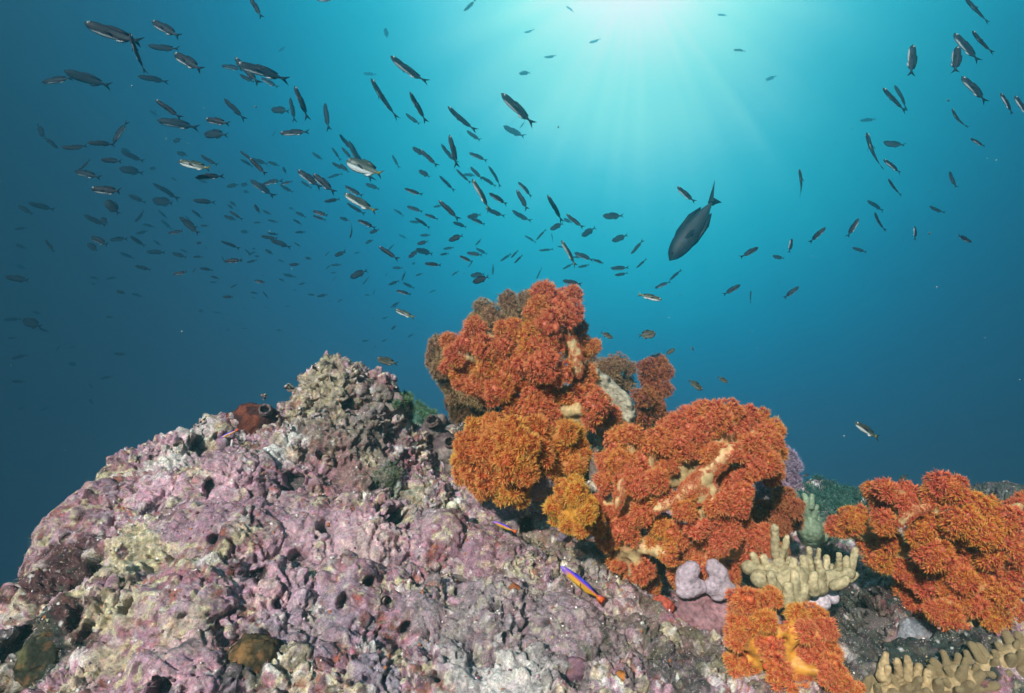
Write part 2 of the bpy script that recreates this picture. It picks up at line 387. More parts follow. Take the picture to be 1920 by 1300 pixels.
# cream patches at random
mix(smoothstep(0.30, 0.42, fbm(w2 * 90, 2, 111)), CREAM, .8)
ZONES = [(630, 780, 120, 'OLIVE', .55), (600, 730, 60, 'CREAM', .4), (690, 800, 60, 'GREY', .5), (670, 840, 70, 'OLIVE', .5), (1000, 1180, 200, 'GREY', .55), (1150, 1180, 120, 'MAUVE', .4),
 (900, 1010, 90, 'ROSE', .35), (930, 950, 50, 'MAUVE', .7), (880, 1030, 45, 'MAUVE', .8), (1000, 1010, 50, 'OLIVE', .6), (330, 1000, 60, 'MAUVE', .8), (390, 970, 50, 'MAUVE', .8), (250, 1040, 75, 'CREAM', .85), (370, 1045, 45, 'CREAM', .85), (200, 1000, 40, 'PINK', .8), (230, 1150, 55, 'CREAM', .7), (420, 900, 50, 'PINK', .8), (300, 930, 50, 'PINK', .8), (560, 1010, 60, 'PINK', .6), (350, 1190, 50, 'CREAM', .5), (190, 1240, 40, 'CREAM', .6), (360, 1250, 80, 'PINK', .6), (520, 1100, 70, 'PINK', .6), (700, 1020, 40, 'CREAM', .6), (770, 930, 30, 'CREAM', .6), (150, 1120, 28, 'CREAM', .9),
 (100, 1075, 85, 'MAROON', .97), (125, 1150, 60, 'MAROON', .95), (160, 1210, 40, 'MAROON', .8), (1100, 1060, 110, 'OLIVE', .5), (960, 990, 60, 'OLIVE', .5), (1180, 1180, 90, 'OLIVE', .35), (150, 1115, 22, 'CREAM', .95), (50, 1190, 60, 'DKGREEN', .8), (90, 1240, 60, 'DKGREEN', .9), (30, 1280, 60, 'OLIVE', .6), (475, 1240, 62, 'DKGREEN', .85), (430, 1220, 30, 'RUST', .7),
 (320, 860, 45, 'WHITE', .6), (380, 810, 40, 'WHITE', .45), (520, 848, 28, 'WHITE', .9), (545, 826, 24, 'WHITE', .85), (300, 840, 30, 'PINK', .7), (730, 895, 40, 'TEAL', .45), (690, 900, 30, 'OLIVE', .6), (770, 870, 28, 'ROSE', .9),
 (500, 950, 60, 'MAUVE', .6), (610, 900, 70, 'ROSE', .45), (650, 1020, 80, 'PINK', .5), (800, 960, 50, 'GREY', .6), (750, 1010, 60, 'PINK', .4), (980, 1260, 70, 'WHITE', .5), (880, 1280, 60, 'WHITE', .45), (1050, 1240, 50, 'MAROON', .35), (860, 940, 12, 'WHITE', .9),
 (700, 1260, 50, 'LILAC', .6), (600, 1180, 90, 'LILAC', .45), (820, 1150, 70, 'GREY', .5), (1220, 1120, 40, 'MAROON', .5), (1300, 1240, 90, 'DKGREEN', .65), (1380, 1250, 60, 'OLIVE', .5), (860, 840, 60, 'MAROON', .6), (830, 800, 50, 'DKGREEN', .6), (1200, 1150, 60, 'OLIVE', .4),
 (780, 765, 60, 'TEAL', .9), (1540, 950, 90, 'TEAL', .8), (1640, 970, 90, 'TEAL', .8), (940, 770, 90, 'DKGREEN', .9), (1560, 1060, 70, 'DKGREEN', .8), (1700, 930, 120, 'DKGREEN', .8), (1880, 930, 130, 'DKGREEN', .8), (1780, 1050, 130, 'MAROON', .6), (1350, 930, 120, 'DKGREEN', .7), (1080, 800, 110, 'DKGREEN', .8), (1600, 1120, 90, 'DKGREEN', .9), (1700, 1160, 110, 'MAROON', .7), (1640, 1210, 90, 'DKGREEN', .85), (1740, 1225, 90, 'DKGREEN', .85), (1590, 1170, 70, 'DKGREEN', .8), (1820, 1200, 70, 'DKGREEN', .8), (1620, 1270, 50, 'DKGREEN', .7), (1300, 1200, 60, 'OLIVE', .6), (1120, 860, 60, 'DKGREEN', .9), (1200, 1000, 80, 'MAROON', .6), (1450, 1000, 60, 'MAROON', .5)]  # dark greens and maroons here also paint shade under and behind the corals
for x, y, r, cn, a in ZONES:
    loc, n = hit(x, y)
    if loc is None: continue
    R_ = r * loc.dot(FWD) / F
    dist = np.sqrt(((V - np.array(loc)) ** 2).sum(1)) * (1 + 0.9 * n2 + 0.9 * n3)
    mix(smoothstep(R_ * 1.15, R_ * 0.7, dist), globals()[cn], a)
col *= 0.97 * (1 + 0.60 * n4 * (1 - 0.6 * sheet))[:, None]
h2 = hash3((cidc * 1e6).astype(np.int64), np.zeros(len(V), np.int64), np.zeros(len(V), np.int64), 3)
col *= (0.88 + 0.24 * h2)[:, None]
white_k = (h2 > 0.955) * smoothstep(0.45, 0.25, f1c)
col = col * (1 - 0.75 * white_k[:, None]) + WHITE * 0.75 * white_k[:, None]
mix(holemask, C(38, 30, 32), .85)  # shade inside the carved hollows, put into the colour
mix(pit, C(50, 38, 42), .7)  # small pits painted dark the same way
col = np.clip(col, 0.008, 0.8)
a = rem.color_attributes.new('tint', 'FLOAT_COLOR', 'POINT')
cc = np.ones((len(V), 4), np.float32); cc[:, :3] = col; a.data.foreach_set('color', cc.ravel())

def reef_material():
    m, t, b = material('reef_crust')
    vc = nd(t, 'ShaderNodeVertexColor', layer_name='tint'); tcn = nd(t, 'ShaderNodeTexCoord')
    def noise(s, det=4, ty='ShaderNodeTexNoise', rough=0.6):
        n = nd(t, ty); n.inputs['Scale'].default_value = s
        if ty == 'ShaderNodeTexNoise': n.inputs['Detail'].default_value = det; n.inputs['Roughness'].default_value = rough
        t.links.new(tcn.outputs['Object'], n.inputs['Vector']); return n
    def rng(src, a_, b_, c_, d_):
        r = nd(t, 'ShaderNodeMapRange'); t.links.new(src, r.inputs[0])
        for i, q in enumerate((a_, b_, c_, d_)): r.inputs[1 + i].default_value = q
        return r.outputs[0]
    nA = noise(260, 6, rough=0.75); nB = noise(90, 5, rough=0.7)
    k = nd(t, 'ShaderNodeMath', operation='MULTIPLY'); t.links.new(rng(nA.outputs['Fac'], .32, .68, .45, 1.75), k.inputs[0]); t.links.new(rng(nB.outputs['Fac'], .3, .7, .75, 1.3), k.inputs[1])
    sc = nd(t, 'ShaderNodeVectorMath', operation='SCALE'); t.links.new(vc.outputs[0], sc.inputs[0]); t.links.new(k.outputs[0], sc.inputs['Scale'])
    # pale grains
    vo = noise(420, ty='ShaderNodeTexVoronoi'); 
    sep = nd(t, 'ShaderNodeSeparateColor'); t.links.new(vo.outputs['Color'], sep.inputs[0])
    gr = nd(t, 'ShaderNodeMath', operation='GREATER_THAN'); gr.inputs[1].default_value = 0.88; t.links.new(sep.outputs[0], gr.inputs[0])
    gd = nd(t, 'ShaderNodeMath', operation='LESS_THAN'); gd.inputs[1].default_value = 0.42; t.links.new(vo.outputs['Distance'], gd.inputs[0])
    gm = nd(t, 'ShaderNodeMath', operation='MULTIPLY'); t.links.new(gr.outputs[0], gm.inputs[0]); t.links.new(gd.outputs[0], gm.inputs[1])
    gk = nd(t, 'ShaderNodeMath', operation='MULTIPLY'); t.links.new(gm.outputs[0], gk.inputs[0]); gk.inputs[1].default_value = 0.6
    mx = nd(t, 'ShaderNodeMix', data_type='RGBA'); t.links.new(gk.outputs[0], mx.inputs[0]); t.links.new(sc.outputs[0], mx.inputs[6]); mx.inputs[7].default_value = (0.62, 0.55, 0.52, 1)
    # hue drift: small pink / olive flecks
    hu = nd(t, 'ShaderNodeHueSaturation'); nC = noise(150, 4, rough=0.7)
    t.links.new(rng(nC.outputs['Fac'], .3, .7, .46, .54), hu.inputs['Hue']); t.links.new(rng(nB.outputs['Fac'], .3, .7, .65, 1.15), hu.inputs['Saturation'])
    t.links.new(mx.outputs[2], hu.inputs['Color'])
    t.links.new(hu.outputs[0], b.inputs['Base Color'])
    b.inputs['Roughness'].default_value = 0.75; b.inputs['Specular IOR Level'].default_value = 0.25
    ad = nd(t, 'ShaderNodeMath', operation='ADD'); t.links.new(nA.outputs['Fac'], ad.inputs[0]); t.links.new(nB.outputs['Fac'], ad.inputs[1])
    bp = nd(t, 'ShaderNodeBump'); bp.inputs['Strength'].default_value = 0.9; bp.inputs['Distance'].default_value = 0.004
    t.links.new(ad.outputs[0], bp.inputs['Height']); t.links.new(bp.outputs[0], b.inputs['Normal'])
    return m
REEF_MAT = reef_material()
rem.materials.clear(); rem.materials.append(REEF_MAT)
for f_ in (): pass
rem.polygons.foreach_set('use_smooth', np.ones(len(rem.polygons), bool))
# the rest of the rock mass, coarser, set a little inside the detailed face
cv = get_nf(crs); cn = vnormals(crs); cq = quads_of(crs)
cv = cv + cn * (-0.035 + 0.02 * fbm(cv * 12, 3, 5) + 0.01 * fbm(cv * 40, 2, 6))[:, None]
fv = get_nf(rem); fq = quads_of(rem)
cc2 = np.ones((len(cv), 3)) * C(110, 96, 92) * (1 + 0.8 * fbm(cv * 25, 3, 9))[:, None]
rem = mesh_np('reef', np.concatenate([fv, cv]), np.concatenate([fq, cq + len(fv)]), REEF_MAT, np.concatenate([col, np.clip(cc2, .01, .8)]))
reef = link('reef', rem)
tag(reef, 'reef rock crusted with pink and cream coralline algae, filling the foreground', 'reef', kind='structure')
print('reef verts', len(rem.vertices))

# seabed far below and behind, reaching out of sight
def seabed():
    n = 60; xs = np.linspace(-60, 60, n)
    X, Y = np.meshgrid(xs, xs + 40); Z = -4.2 + 0.3 * np.sin(X * .5) * np.cos(Y * .4)
    Vb = np.stack([X.ravel(), Y.ravel(), Z.ravel()], 1); i = np.arange(n * n).reshape(n, n)
    Fq = np.stack([i[:-1, :-1].ravel(), i[:-1, 1:].ravel(), i[1:, 1:].ravel(), i[1:, :-1].ravel()], 1)
    m, t, b = material('seabed_sand'); nn = nd(t, 'ShaderNodeTexNoise'); nn.inputs['Scale'].default_value = 3
    rp = nd(t, 'ShaderNodeValToRGB'); rp.color_ramp.elements[0].color = (0.02, 0.035, 0.04, 1); rp.color_ramp.elements[1].color = (0.04, 0.06, 0.065, 1)
    t.links.new(nn.outputs['Fac'], rp.inputs[0]); t.links.new(rp.outputs[0], b.inputs['Base Color'])
    tag(link('seabed', mesh_np('seabed', Vb, Fq, m)), 'dark seabed far below the reef', 'seabed', kind='structure')

# ---------------------------------------------------------------- soft corals and other reef life
def fib(n):
    i = np.arange(n) + 0.5
    ph = np.arccos(1 - 2 * i / n); th = np.pi * (1 + 5 ** 0.5) * i
    return np.stack([np.cos(th) * np.sin(ph), np.sin(th) * np.sin(ph), np.cos(ph)], 1)

NR = np.random.RandomState(5)
CORAL_POLYP = tinted('coral_polyp', rough=0.6, spec=0.2)
CORAL_FLESH = tinted('coral_flesh', rough=0.45, spec=0.35, noise_scale=120, noise_amt=0.25, bump=0.4, bump_scale=350)
_, _t, _b = CORAL_POLYP, CORAL_POLYP.node_tree, CORAL_POLYP.node_tree.nodes['Principled BSDF']
def add_translucency(m, k):
    t = m.node_tree; b = t.nodes['Principled BSDF']; o = t.nodes['Material Output']
    tr = nd(t, 'ShaderNodeBsdfTranslucent'); mx = nd(t, 'ShaderNodeMixShader'); mx.inputs[0].default_value = k
    t.links.new(b.inputs['Base Color'].links[0].from_socket, tr.inputs['Color'])
    t.links.new(b.outputs[0], mx.inputs[1]); t.links.new(tr.outputs[0], mx.inputs[2]); t.links.new(mx.outputs[0], o.inputs['Surface'])
add_translucency(CORAL_POLYP, 0.30)

ICO = {}
def ico(sub):
    if sub not in ICO:
        bm = bmesh.new(); bmesh.ops.create_icosphere(bm, subdivisions=sub, radius=1)
        ICO[sub] = (np.array([tuple(v.co) for v in bm.verts]), np.array([[v.index for v in f.verts] for f in bm.faces])); bm.free()
    return ICO[sub]

def tufts(C3, R3, N3, n_sp, pal, hue, seed, stub=False):
    """spiky polyp tufts. C3 centres, R3 radii, N3 outward directions; returns verts, tris, colours"""
    r = np.random.RandomState(seed)
    D = fib(n_sp)
    nt_ = len(C3)
    # random rotation of the direction set per tuft
    a = r.uniform(0, 2 * np.pi, nt_); b = r.uniform(0, 2 * np.pi, nt_)
    ca, sa, cb, sb = np.cos(a), np.sin(a), np.cos(b), np.sin(b)
    Dx = D[None, :, 0] * ca[:, None] - D[None, :, 1] * sa[:, None]; Dy = D[None, :, 0] * sa[:, None] + D[None, :, 1] * ca[:, None]; Dz = np.repeat(D[None, :, 2], nt_, 0)
    Dy2 = Dy * cb[:, None] - Dz * sb[:, None]; Dz2 = Dy * sb[:, None] + Dz * cb[:, None]
    dirs = np.stack([Dx, Dy2, Dz2], 2) + r.normal(0, 0.16, (nt_, n_sp, 3))
    dirs /= np.linalg.norm(dirs, axis=2, keepdims=True)
    keep = (dirs * N3[:, None, :]).sum(2) > -0.15
    ti, si = np.nonzero(keep)
    d = dirs[ti, si]; c = C3[ti]; R = R3[ti] * r.uniform(0.82, 1.18, len(ti))
    t1 = np.cross(d, np.array([0.31, 0.52, 0.79])); t1 /= np.linalg.norm(t1, axis=1, keepdims=True) + 1e-9
    t2 = np.cross(d, t1)
    w = (R3[ti] * 0.072)[:, None]
    base = c + d * (R * 0.40)[:, None]; mid = c + d * (R * 0.80)[:, None]; tip = c + (d + r.normal(0, 0.10, d.shape)) * (R * 1.10)[:, None]
    n = len(ti); V = np.empty((n, 7, 3))
    for k in range(3):
        an = 2.094 * k
        o = t1 * math.cos(an) + t2 * math.sin(an)
        V[:, k] = base + o * w * 0.55
        V[:, 3 + k] = mid + o * w
    V[:, 6] = tip
    f = np.array([(0, 1, 4), (0, 4, 3), (1, 2, 5), (1, 5, 4), (2, 0, 3), (2, 3, 5), (3, 4, 6), (4, 5, 6), (5, 3, 6)])
    Fc = (np.arange(n)[:, None, None] * 7 + f[None]).reshape(-1, 3)
    deep, body, tipc = pal
    hu = np.clip(hue[ti] + r.normal(0, .28, len(ti)), 0, 1)[:, None]                              # 0 red .. 1 orange yellow
    bodyc = body[0] * (1 - hu) + body[1] * hu
    deepc = deep[0] * (1 - hu) + deep[1] * hu
    tc_ = tipc[0] * (1 - hu) + tipc[1] * hu
    var = r.uniform(0.82, 1.32, (n, 1))
    CC = np.empty((n, 7, 3))
    CC[:, 0:3] = (deepc * var)[:, None]; CC[:, 3:6] = ((bodyc * 0.70 + tc_ * 0.30) * var)[:, None]; CC[:, 6] = tc_ * var
    return V.reshape(-1, 3), Fc, np.clip(CC.reshape(-1, 3), 0, 0.9)

def S(r, g, b): return np.array(lin((r, g, b)))
PAL = {   # root, shaft and tip of the polyps, each from the redder to the yellower end
 'orange': (np.array([S(200, 56, 54), S(222, 90, 46)]), np.array([S(240, 84, 74), S(252, 136, 62)]), np.array([S(255, 172, 118), S(255, 206, 100)])),
 'gold': (np.array([S(205, 68, 46), S(222, 92, 38)]), np.array([S(244, 104, 62), S(252, 142, 56)]), np.array([S(255, 188, 108), S(255, 216, 100)])),
 'red': (np.array([S(188, 44, 56), S(212, 74, 46)]), np.array([S(234, 74, 76), S(248, 128, 58)]), np.array([S(255, 158, 104), S(255, 206, 88)])),
 'dull': (np.array([S(75, 38, 34), S(90, 60, 38)]), np.array([S(112, 62, 50), S(125, 92, 58)]), np.array([S(150, 110, 80), S(165, 140, 90)])),  # dark tones paint in the shade beside the tall coral's foot
 'brown': (np.array([S(140, 82, 60), S(146, 104, 70)]), np.array([S(184, 112, 84), S(190, 142, 98)]), np.array([S(200, 172, 128), S(205, 192, 140)])),  # weaker light on the back branches, put into the colour
 'rust': (np.array([S(125, 48, 40), S(140, 68, 40)]), np.array([S(180, 78, 60), S(192, 104, 58)]), np.array([S(225, 150, 105), S(232, 178, 105)])),
 'mauve': (np.array([S(120, 85, 110), S(130, 100, 120)]), np.array([S(172, 130, 158), S(178, 148, 172)]), np.array([S(220, 196, 218), S(212, 204, 226)])),
}
def spheres_mesh(bs, sub=2):
    v0, f0 = ico(sub); V = []; Fc = []
    for k, (c, r) in enumerate(bs):
        V.append(v0 * r + c); Fc.append(f0 + k * len(v0))
    return np.concatenate(V), np.concatenate(Fc)

def fused(name, bs, voxel, mat, colr, parent=None, amp=0.0, freq=60, smooth=3, var=0.15, tubes=()):
    "blobs (centre, radius) and tubes (p0, p1, r0, r1) fused into one organic mesh"
    L = list(bs)
    for p0, p1, r0, r1 in tubes:
        n = max(2, int((Vector(p1) - Vector(p0)).length / (min(r0, r1) * 0.45)))
        for i in range(n + 1):
            s = i / n; L.append((np.array(p0) * (1 - s) + np.array(p1) * s, r0 * (1 - s) + r1 * s))
    v, f = spheres_mesh(L, 2)
    me = mesh_np('src', v, f); o = bpy.data.objects.new('src', me); COL.objects.link(o)
    md = o.modifiers.new('r', 'REMESH'); md.mode = 'VOXEL'; md.voxel_size = voxel
    dg = bpy.context.evaluated_depsgraph_get()
    em = bpy.data.meshes.new_from_object(o.evaluated_get(dg), depsgraph=dg); em.name = name
    bpy.data.objects.remove(o); bpy.data.meshes.remove(me)
    relax(em, smooth)
    V_ = get_nf(em)
    if amp:
        N_ = vnormals(em); V_ = V_ + N_ * (amp * fbm(V_ * freq, 3, 7) + amp * 0.4 * fbm(V_ * freq * 3.3, 2, 8))[:, None]
        em.vertices.foreach_set('co', V_.astype(np.float32).ravel())
    k = (1 + var * 2 * fbm(V_ * 35, 3, 40))[:, None]
    c = colr(V_) if callable(colr) else np.tile(colr, (len(V_), 1))
    a_ = em.color_attributes.new('tint', 'FLOAT_COLOR', 'POINT'); cc_ = np.ones((len(V_), 4), np.float32); cc_[:, :3] = np.clip(c * k, 0, .9); a_.data.foreach_set('color', cc_.ravel())
    em.materials.clear(); em.materials.append(mat); em.polygons.foreach_set('use_smooth', np.ones(len(em.polygons), bool)); em.update()
    return link(name, em, parent)

def parse(txt): return [tuple(float(q) for q in tok.split()) for tok in txt.replace('\n', ';').split(';') if tok.strip()]

def soft_coral(label, lobes, d0, pal, root_px, flesh, tuft_px=10.5, n_sp=84, bulge=0.10, hue=(0.0, 0.6), group=None, dens=1.0, bare=(), nodes=None, seed=1, jitter=0.038, tip_hue=None):
    """lobes: x y r [extra depth] in photo pixels at d0. bare: x y r spots where the pale flesh shows"""
    r = np.random.RandomState(seed)
    L = parse(lobes)
    xs = np.array([l[0] for l in L]); ys = np.array([l[1] for l in L])
    cx, cyy = xs.mean(), ys.mean(); ext = max(np.hypot(xs - cx, ys - cyy).max(), 1)
    cen = []; rad = []
    for l in L:
        x, y, rr = l[:3]; e = l[3] if len(l) > 3 else 0.0
        q = np.hypot(x - cx, y - cyy) / ext
        d = d0 + bulge * q * q + e + r.uniform(-jitter, jitter)
        cen.append(np.array(P(x + r.uniform(-3, 3), y + r.uniform(-3, 3), d))); rad.append(rr * r.uniform(0.78, 0.98) * d / F)
    cen = np.array(cen); rad = np.array(rad)
    rx, ry, rd = root_px
    base = np.array(P(rx, ry, rd))
    root = empty('soft_coral', Vector(base)); tag(root, label, 'soft coral', group)
    inv = base
    # stalk: from the root through the middle of the colony out to every lobe
    hubs = [np.array(P(*h)) for h in (nodes or [(cx, cyy, d0 + bulge * 0.6 + 0.03)])]
    tb = []
    prev = base; r0 = np.median(rad) * 1.15
    chain = [base] + hubs
    for a_, b_ in zip(chain[:-1], chain[1:]): tb.append((a_, b_, r0, r0 * 0.95))
    for c_, q in zip(cen, rad):
        k = int(np.argmin([np.linalg.norm(c_ - h) for h in chain[1:] or chain])) + (1 if len(chain) > 1 else 0)
        h = chain[k]
        tb.append((h, c_, min(r0 * 0.8, q * 1.0), q * 0.55))
    bareL = []; bpx = []
    for seg in bare:                     # x0 y0 r0 x1 y1 r1 depth
        x0, y0, q0, x1, y1, q1, dd = seg
        m_ = max(2, int(math.hypot(x1 - x0, y1 - y0) / (0.3 * min(q0, q1))))
        for i_ in range(m_ + 1):
            s_ = i_ / m_; xx, yy, qq = x0 + (x1 - x0) * s_, y0 + (y1 - y0) * s_, q0 + (q1 - q0) * s_
            bpx.append((xx, yy, qq * 0.62))
            tap = 0.55 + 0.35 * math.sin(math.pi * min(1, max(0, s_)))
            if max(q0, q1) > 12: bareL.append((np.array(P(xx + r.uniform(-2, 2), yy + r.uniform(-2, 2), dd + 0.06)), qq * 0.84 * (tap if seg is bare[0] or True else 1) * dd / F))
    fused('stalk', [(c_, q * 0.60) for c_, q in zip(cen, rad)] + bareL, 0.0042, CORAL_FLESH, (lambda v: flesh * (1 - 0.0) * (1 - smoothstep(0.0, 0.3, fbm(v * 26, 3, 71))[:, None] * 0.45) + S(206, 130, 84) * smoothstep(0.0, 0.3, fbm(v * 26, 3, 71))[:, None] * 0.45), None, amp=0.0035, freq=45, tubes=tb).parent = root
    bpy.context.view_layer.update()
    sv = root.children[0]; sv.matrix_parent_inverse = Matrix.Translation(-Vector(base))
    T = tuft_px * d0 / F
    bare_d = bare[0][6] if bare else 0
    # every lobe is a main swelling with smaller knobs budding from it
    subs = []
    for c_, q in zip(cen, rad):
        D = fib(7); D = D + r.normal(0, .35, D.shape); D /= np.linalg.norm(D, axis=1, keepdims=True)
        subs.append([(c_, q * 0.80)] + [(c_ + D[i] * q * r.uniform(.55, .80), q * r.uniform(.36, .52)) for i in range(7)])
    for k in range(len(cen)):
        c_, q = cen[k], rad[k]
        P_, D_ = [], []
        for si_, (sc_, sq_) in enumerate(subs[k]):
            n = max(6, int(dens * 4 * math.pi * sq_ * sq_ / (T * T * 1.9)))
            D = fib(n) + r.normal(0, .12, (n, 3)); D /= np.linalg.norm(D, axis=1, keepdims=True)
            p_ = sc_ + D * sq_
            ok_ = np.ones(n, bool)
            for sj_, (tc2, tq2) in enumerate(subs[k]):
                if sj_ != si_: ok_ &= np.linalg.norm(p_ - tc2, axis=1) > tq2 * 0.92
            P_.append(p_[ok_]); D_.append(D[ok_])
        pts = np.concatenate(P_); D = np.concatenate(D_)
        keep = np.ones(len(pts), bool)
        for j in range(len(cen)):
            if j != k and np.linalg.norm(cen[j] - c_) < (rad[j] + q) * 1.3: keep &= np.linalg.norm(pts - cen[j], axis=1) > rad[j] * 0.76
        if bpx:
            px_, py_, _d = project(pts)
            jit = 1 + 0.25 * r.normal(size=len(pts))
            for bx, by, br in bpx: keep &= ~((np.hypot(px_ - bx, py_ - by) < br * jit) & (_d < bare_d + 0.10))
        pts = pts[keep]; Dk = D[keep]
        if not len(pts): continue
        # flesh lumps under the tufts
        v0, f0 = ico(2); VV = []; FF = []
        for i_, (sc_, sq_) in enumerate(subs[k]):
            VV.append(sc_ + v0 * (sq_ * (0.86 + 0.2 * fbm(v0 * 2.3 + k * 7.1 + i_, 2, seed + 3)))[:, None] - base); FF.append(f0 + i_ * len(v0))
        body = PAL[pal][0]
        fc_ = (body[0] * 0.5 + body[1] * 0.5) * 0.75 + np.array(flesh) * 0.2
        VV = np.concatenate(VV)
        br_o = link('branch', mesh_np('branch', VV, np.concatenate(FF), CORAL_FLESH, np.tile(fc_ * 0.9, (len(VV), 1))), root)
        hb = r.uniform(*hue); hv = np.clip(hb + 0.7 * fbm(pts * 16, 2, seed + 9) + r.normal(0, .14, len(pts)), 0, 1)
        R3 = T * r.uniform(0.70, 1.25, len(pts))
        V_, F_, C_ = tufts(pts - base, R3, Dk, n_sp, PAL[pal], hv, seed * 100 + k)
        link('polyps', mesh_np('polyps', V_, F_, CORAL_POLYP, C_, smooth=False), br_o)
    # sparse small polyps dotted over the bare flesh
    if bareL:
        sv_v = get_nf(sv.data); sv_n = vnormals(sv.data); dd_ = np.full(len(sv_v), 9.0)
        for (bc, brr) in bareL: dd_ = np.minimum(dd_, np.linalg.norm(sv_v - bc, axis=1) / brr)
        c_i = np.nonzero((dd_ < 1.25) & (fbm(sv_v * 45, 3, 72) > -0.22))[0]
        if len(c_i):
            n_p = int(len(c_i) * 0.0042 ** 2 / (T * T * 0.38)) + 4
            ci = c_i[r.randint(0, len(c_i), n_p)]
            V_, F_, C_ = tufts(sv_v[ci] - base, T * r.uniform(.25, .62, n_p), sv_n[ci], 34, PAL[pal], r.uniform(0, .3, n_p), seed + 55)
            link('scattered_polyps', mesh_np('scattered_polyps', V_, F_, CORAL_POLYP, C_, smooth=False), root)
    return root

FL_YEL = S(206, 176, 126); FL_PALE = S(205, 185, 150); FL_OR = S(215, 150, 60); FL_RED = S(150, 75, 55)
soft_coral('tall orange soft coral in the middle, its top reaching highest against the blue water',
 """1020 552 22;1037 568 24;1008 582 22;1030 610 26;1055 560 20;1077 552 13;1070 588 24;1048 600 26;1080 618 20 .02;1084 642 14 .02;1100 655 10 .02;1112 650 8 .02;1000 610 24
875 642 24;893 612 15;895 632 22;855 665 22;880 682 26;906 652 20;868 708 24 .03;900 720 26;850 690 20 .03;845 640 16;943 622 13;940 655 18;945 680 20;970 622 20;1000 645 26;1030 645 26;950 700 26;985 680 29
1020 690 31;1050 700 26;935 730 26;975 725 29;1012 735 31;1045 742 27;1000 772 32;962 768 24;1030 785 27;1082 705 16;1095 730 22;1075 745 20;1118 762 25 -.06;1138 780 18 -.08;1112 785 16 -.06;985 800 22;915 690 22 .03;920 745 20 .04;1100 700 14""",
 1.34, 'orange', (1010, 870, 1.50), FL_YEL, hue=(0.0, 0.35), bare=[(1052, 612, 12, 1072, 640, 16, 1.30), (1072, 640, 17, 1084, 700, 22, 1.30), (1035, 605, 8, 1055, 625, 12, 1.30)], nodes=[(1015, 780, 1.42), (990, 690, 1.40), (1050, 620, 1.38)], seed=2)
soft_coral('dim brown soft coral branches behind the upper left of the tall orange coral',
 """905 585 20;890 605 16;925 600 22;905 625 20;950 565 17;958 590 22;945 620 20;985 557 14;975 580 18;925 640 26;918 665 24;940 650 24;965 640 24
 825 650 20;815 672 20;838 672 22;825 695 20;842 715 20;862 735 20;885 745 22;905 750 20;850 745 14;1000 600 20""",
 1.70, 'brown', (960, 800, 1.75), S(90, 80, 62), tuft_px=8.5, n_sp=60, hue=(0, 1), nodes=[(950, 700, 1.75)], seed=3)
soft_coral('golden orange soft coral mound of round tufted knobs below the tall coral, centre',
 """900 805 24;930 800 26;960 815 31;1000 810 28;878 842 24;915 850 34;955 860 34;890 880 28;870 890 14;925 895 28;958 912 24;975 932 13;940 925 15;1008 850 30;1045 835 25;1052 868 23;1022 878 22
 1080 812 13;1086 848 18;1078 875 13;985 885 20;900 915 16;862 860 16;1060 810 18;940 815 26;980 840 30;912 920 14""",
 1.14, 'gold', (1010, 920, 1.26), S(190, 120, 60), hue=(0.0, 0.45), seed=4, tuft_px=12, n_sp=96, nodes=[(960, 860, 1.20)])
soft_coral('small round yellow orange soft coral between the golden mound and the big red one',
 """1060 925 22;1042 952 19;1085 930 20;1103 948 18;1115 970 14;1068 985 17;1092 992 12;1050 975 14;1078 908 10;1097 965 14;1118 990 9""",
 1.02, 'gold', (1080, 990, 1.12), FL_OR, hue=(0.5, 1.0), seed=5, tuft_px=10, bare=[(1065, 950, 7, 1090, 955, 9, .975)], nodes=[(1080, 965, 1.06)])
soft_coral('biggest orange red soft coral right of centre with pale trunk showing between its branches',
 """1155 828 24;1180 818 24;1140 868 22;1176 872 30;1212 850 26;1135 905 16;1130 950 18;1200 900 30;1232 830 22;1255 812 20;1272 798 22;1300 782 26;1315 765 16;1342 788 29;1370 770 20;1376 800 27;1402 783 18;1425 790 16;1452 804 18
 1440 828 25;1412 832 22;1460 845 14;1282 838 27;1305 812 27;1262 850 22;1250 872 19;1430 870 29;1402 880 27;1448 885 20;1370 850 17;1385 905 22;1300 925 18;1285 960 17;1345 945 22;1380 948 25;1340 972 24;1305 985 20;1385 975 18;1330 850 20
 1148 962 22;1172 990 29;1142 1010 21;1192 1030 25;1160 1050 24;1202 1070 22;1215 1096 18;1182 1088 13;1208 965 22;1245 940 18;1232 900 18;1262 1000 23;1256 1040 20;1272 1078 20;1300 1028 24;1322 1060 24;1340 1018 27;1372 1000 18
 1402 1010 26;1427 1002 20;1440 1022 16;1402 1045 21;1368 1075 17;1342 1092 11;1300 1092 13;1290 1060 20;1235 985 18;1222 1020 16;1392 925 18;1360 905 12""",
 1.06, 'orange', (1330, 1120, 1.20), FL_YEL, hue=(0.0, 0.45), seed=6, bulge=0.10, jitter=0.028,
 bare=[(1225, 960, 15, 1275, 930, 22, 1.0), (1275, 930, 22, 1335, 880, 27, 1.0), (1335, 880, 26, 1375, 835, 16, 1.0), (1300, 945, 14, 1340, 915, 18, 1.0), (1166, 900, 12, 1158, 955, 14, 1.01), (1290, 985, 10, 1320, 965, 12, 1.0), (1215, 985, 8, 1235, 965, 10, 1.0), (1345, 1062, 9, 1372, 1048, 11, 1.0), (1272, 1030, 7, 1268, 1050, 8, 1.0), (1186, 1050, 6, 1192, 1085, 7, 1.0), (1290, 800, 8, 1300, 795, 9, 1.02)],
 nodes=[(1320, 1020, 1.12), (1300, 930, 1.12), (1360, 850, 1.13), (1190, 930, 1.12), (1180, 1020, 1.12)])
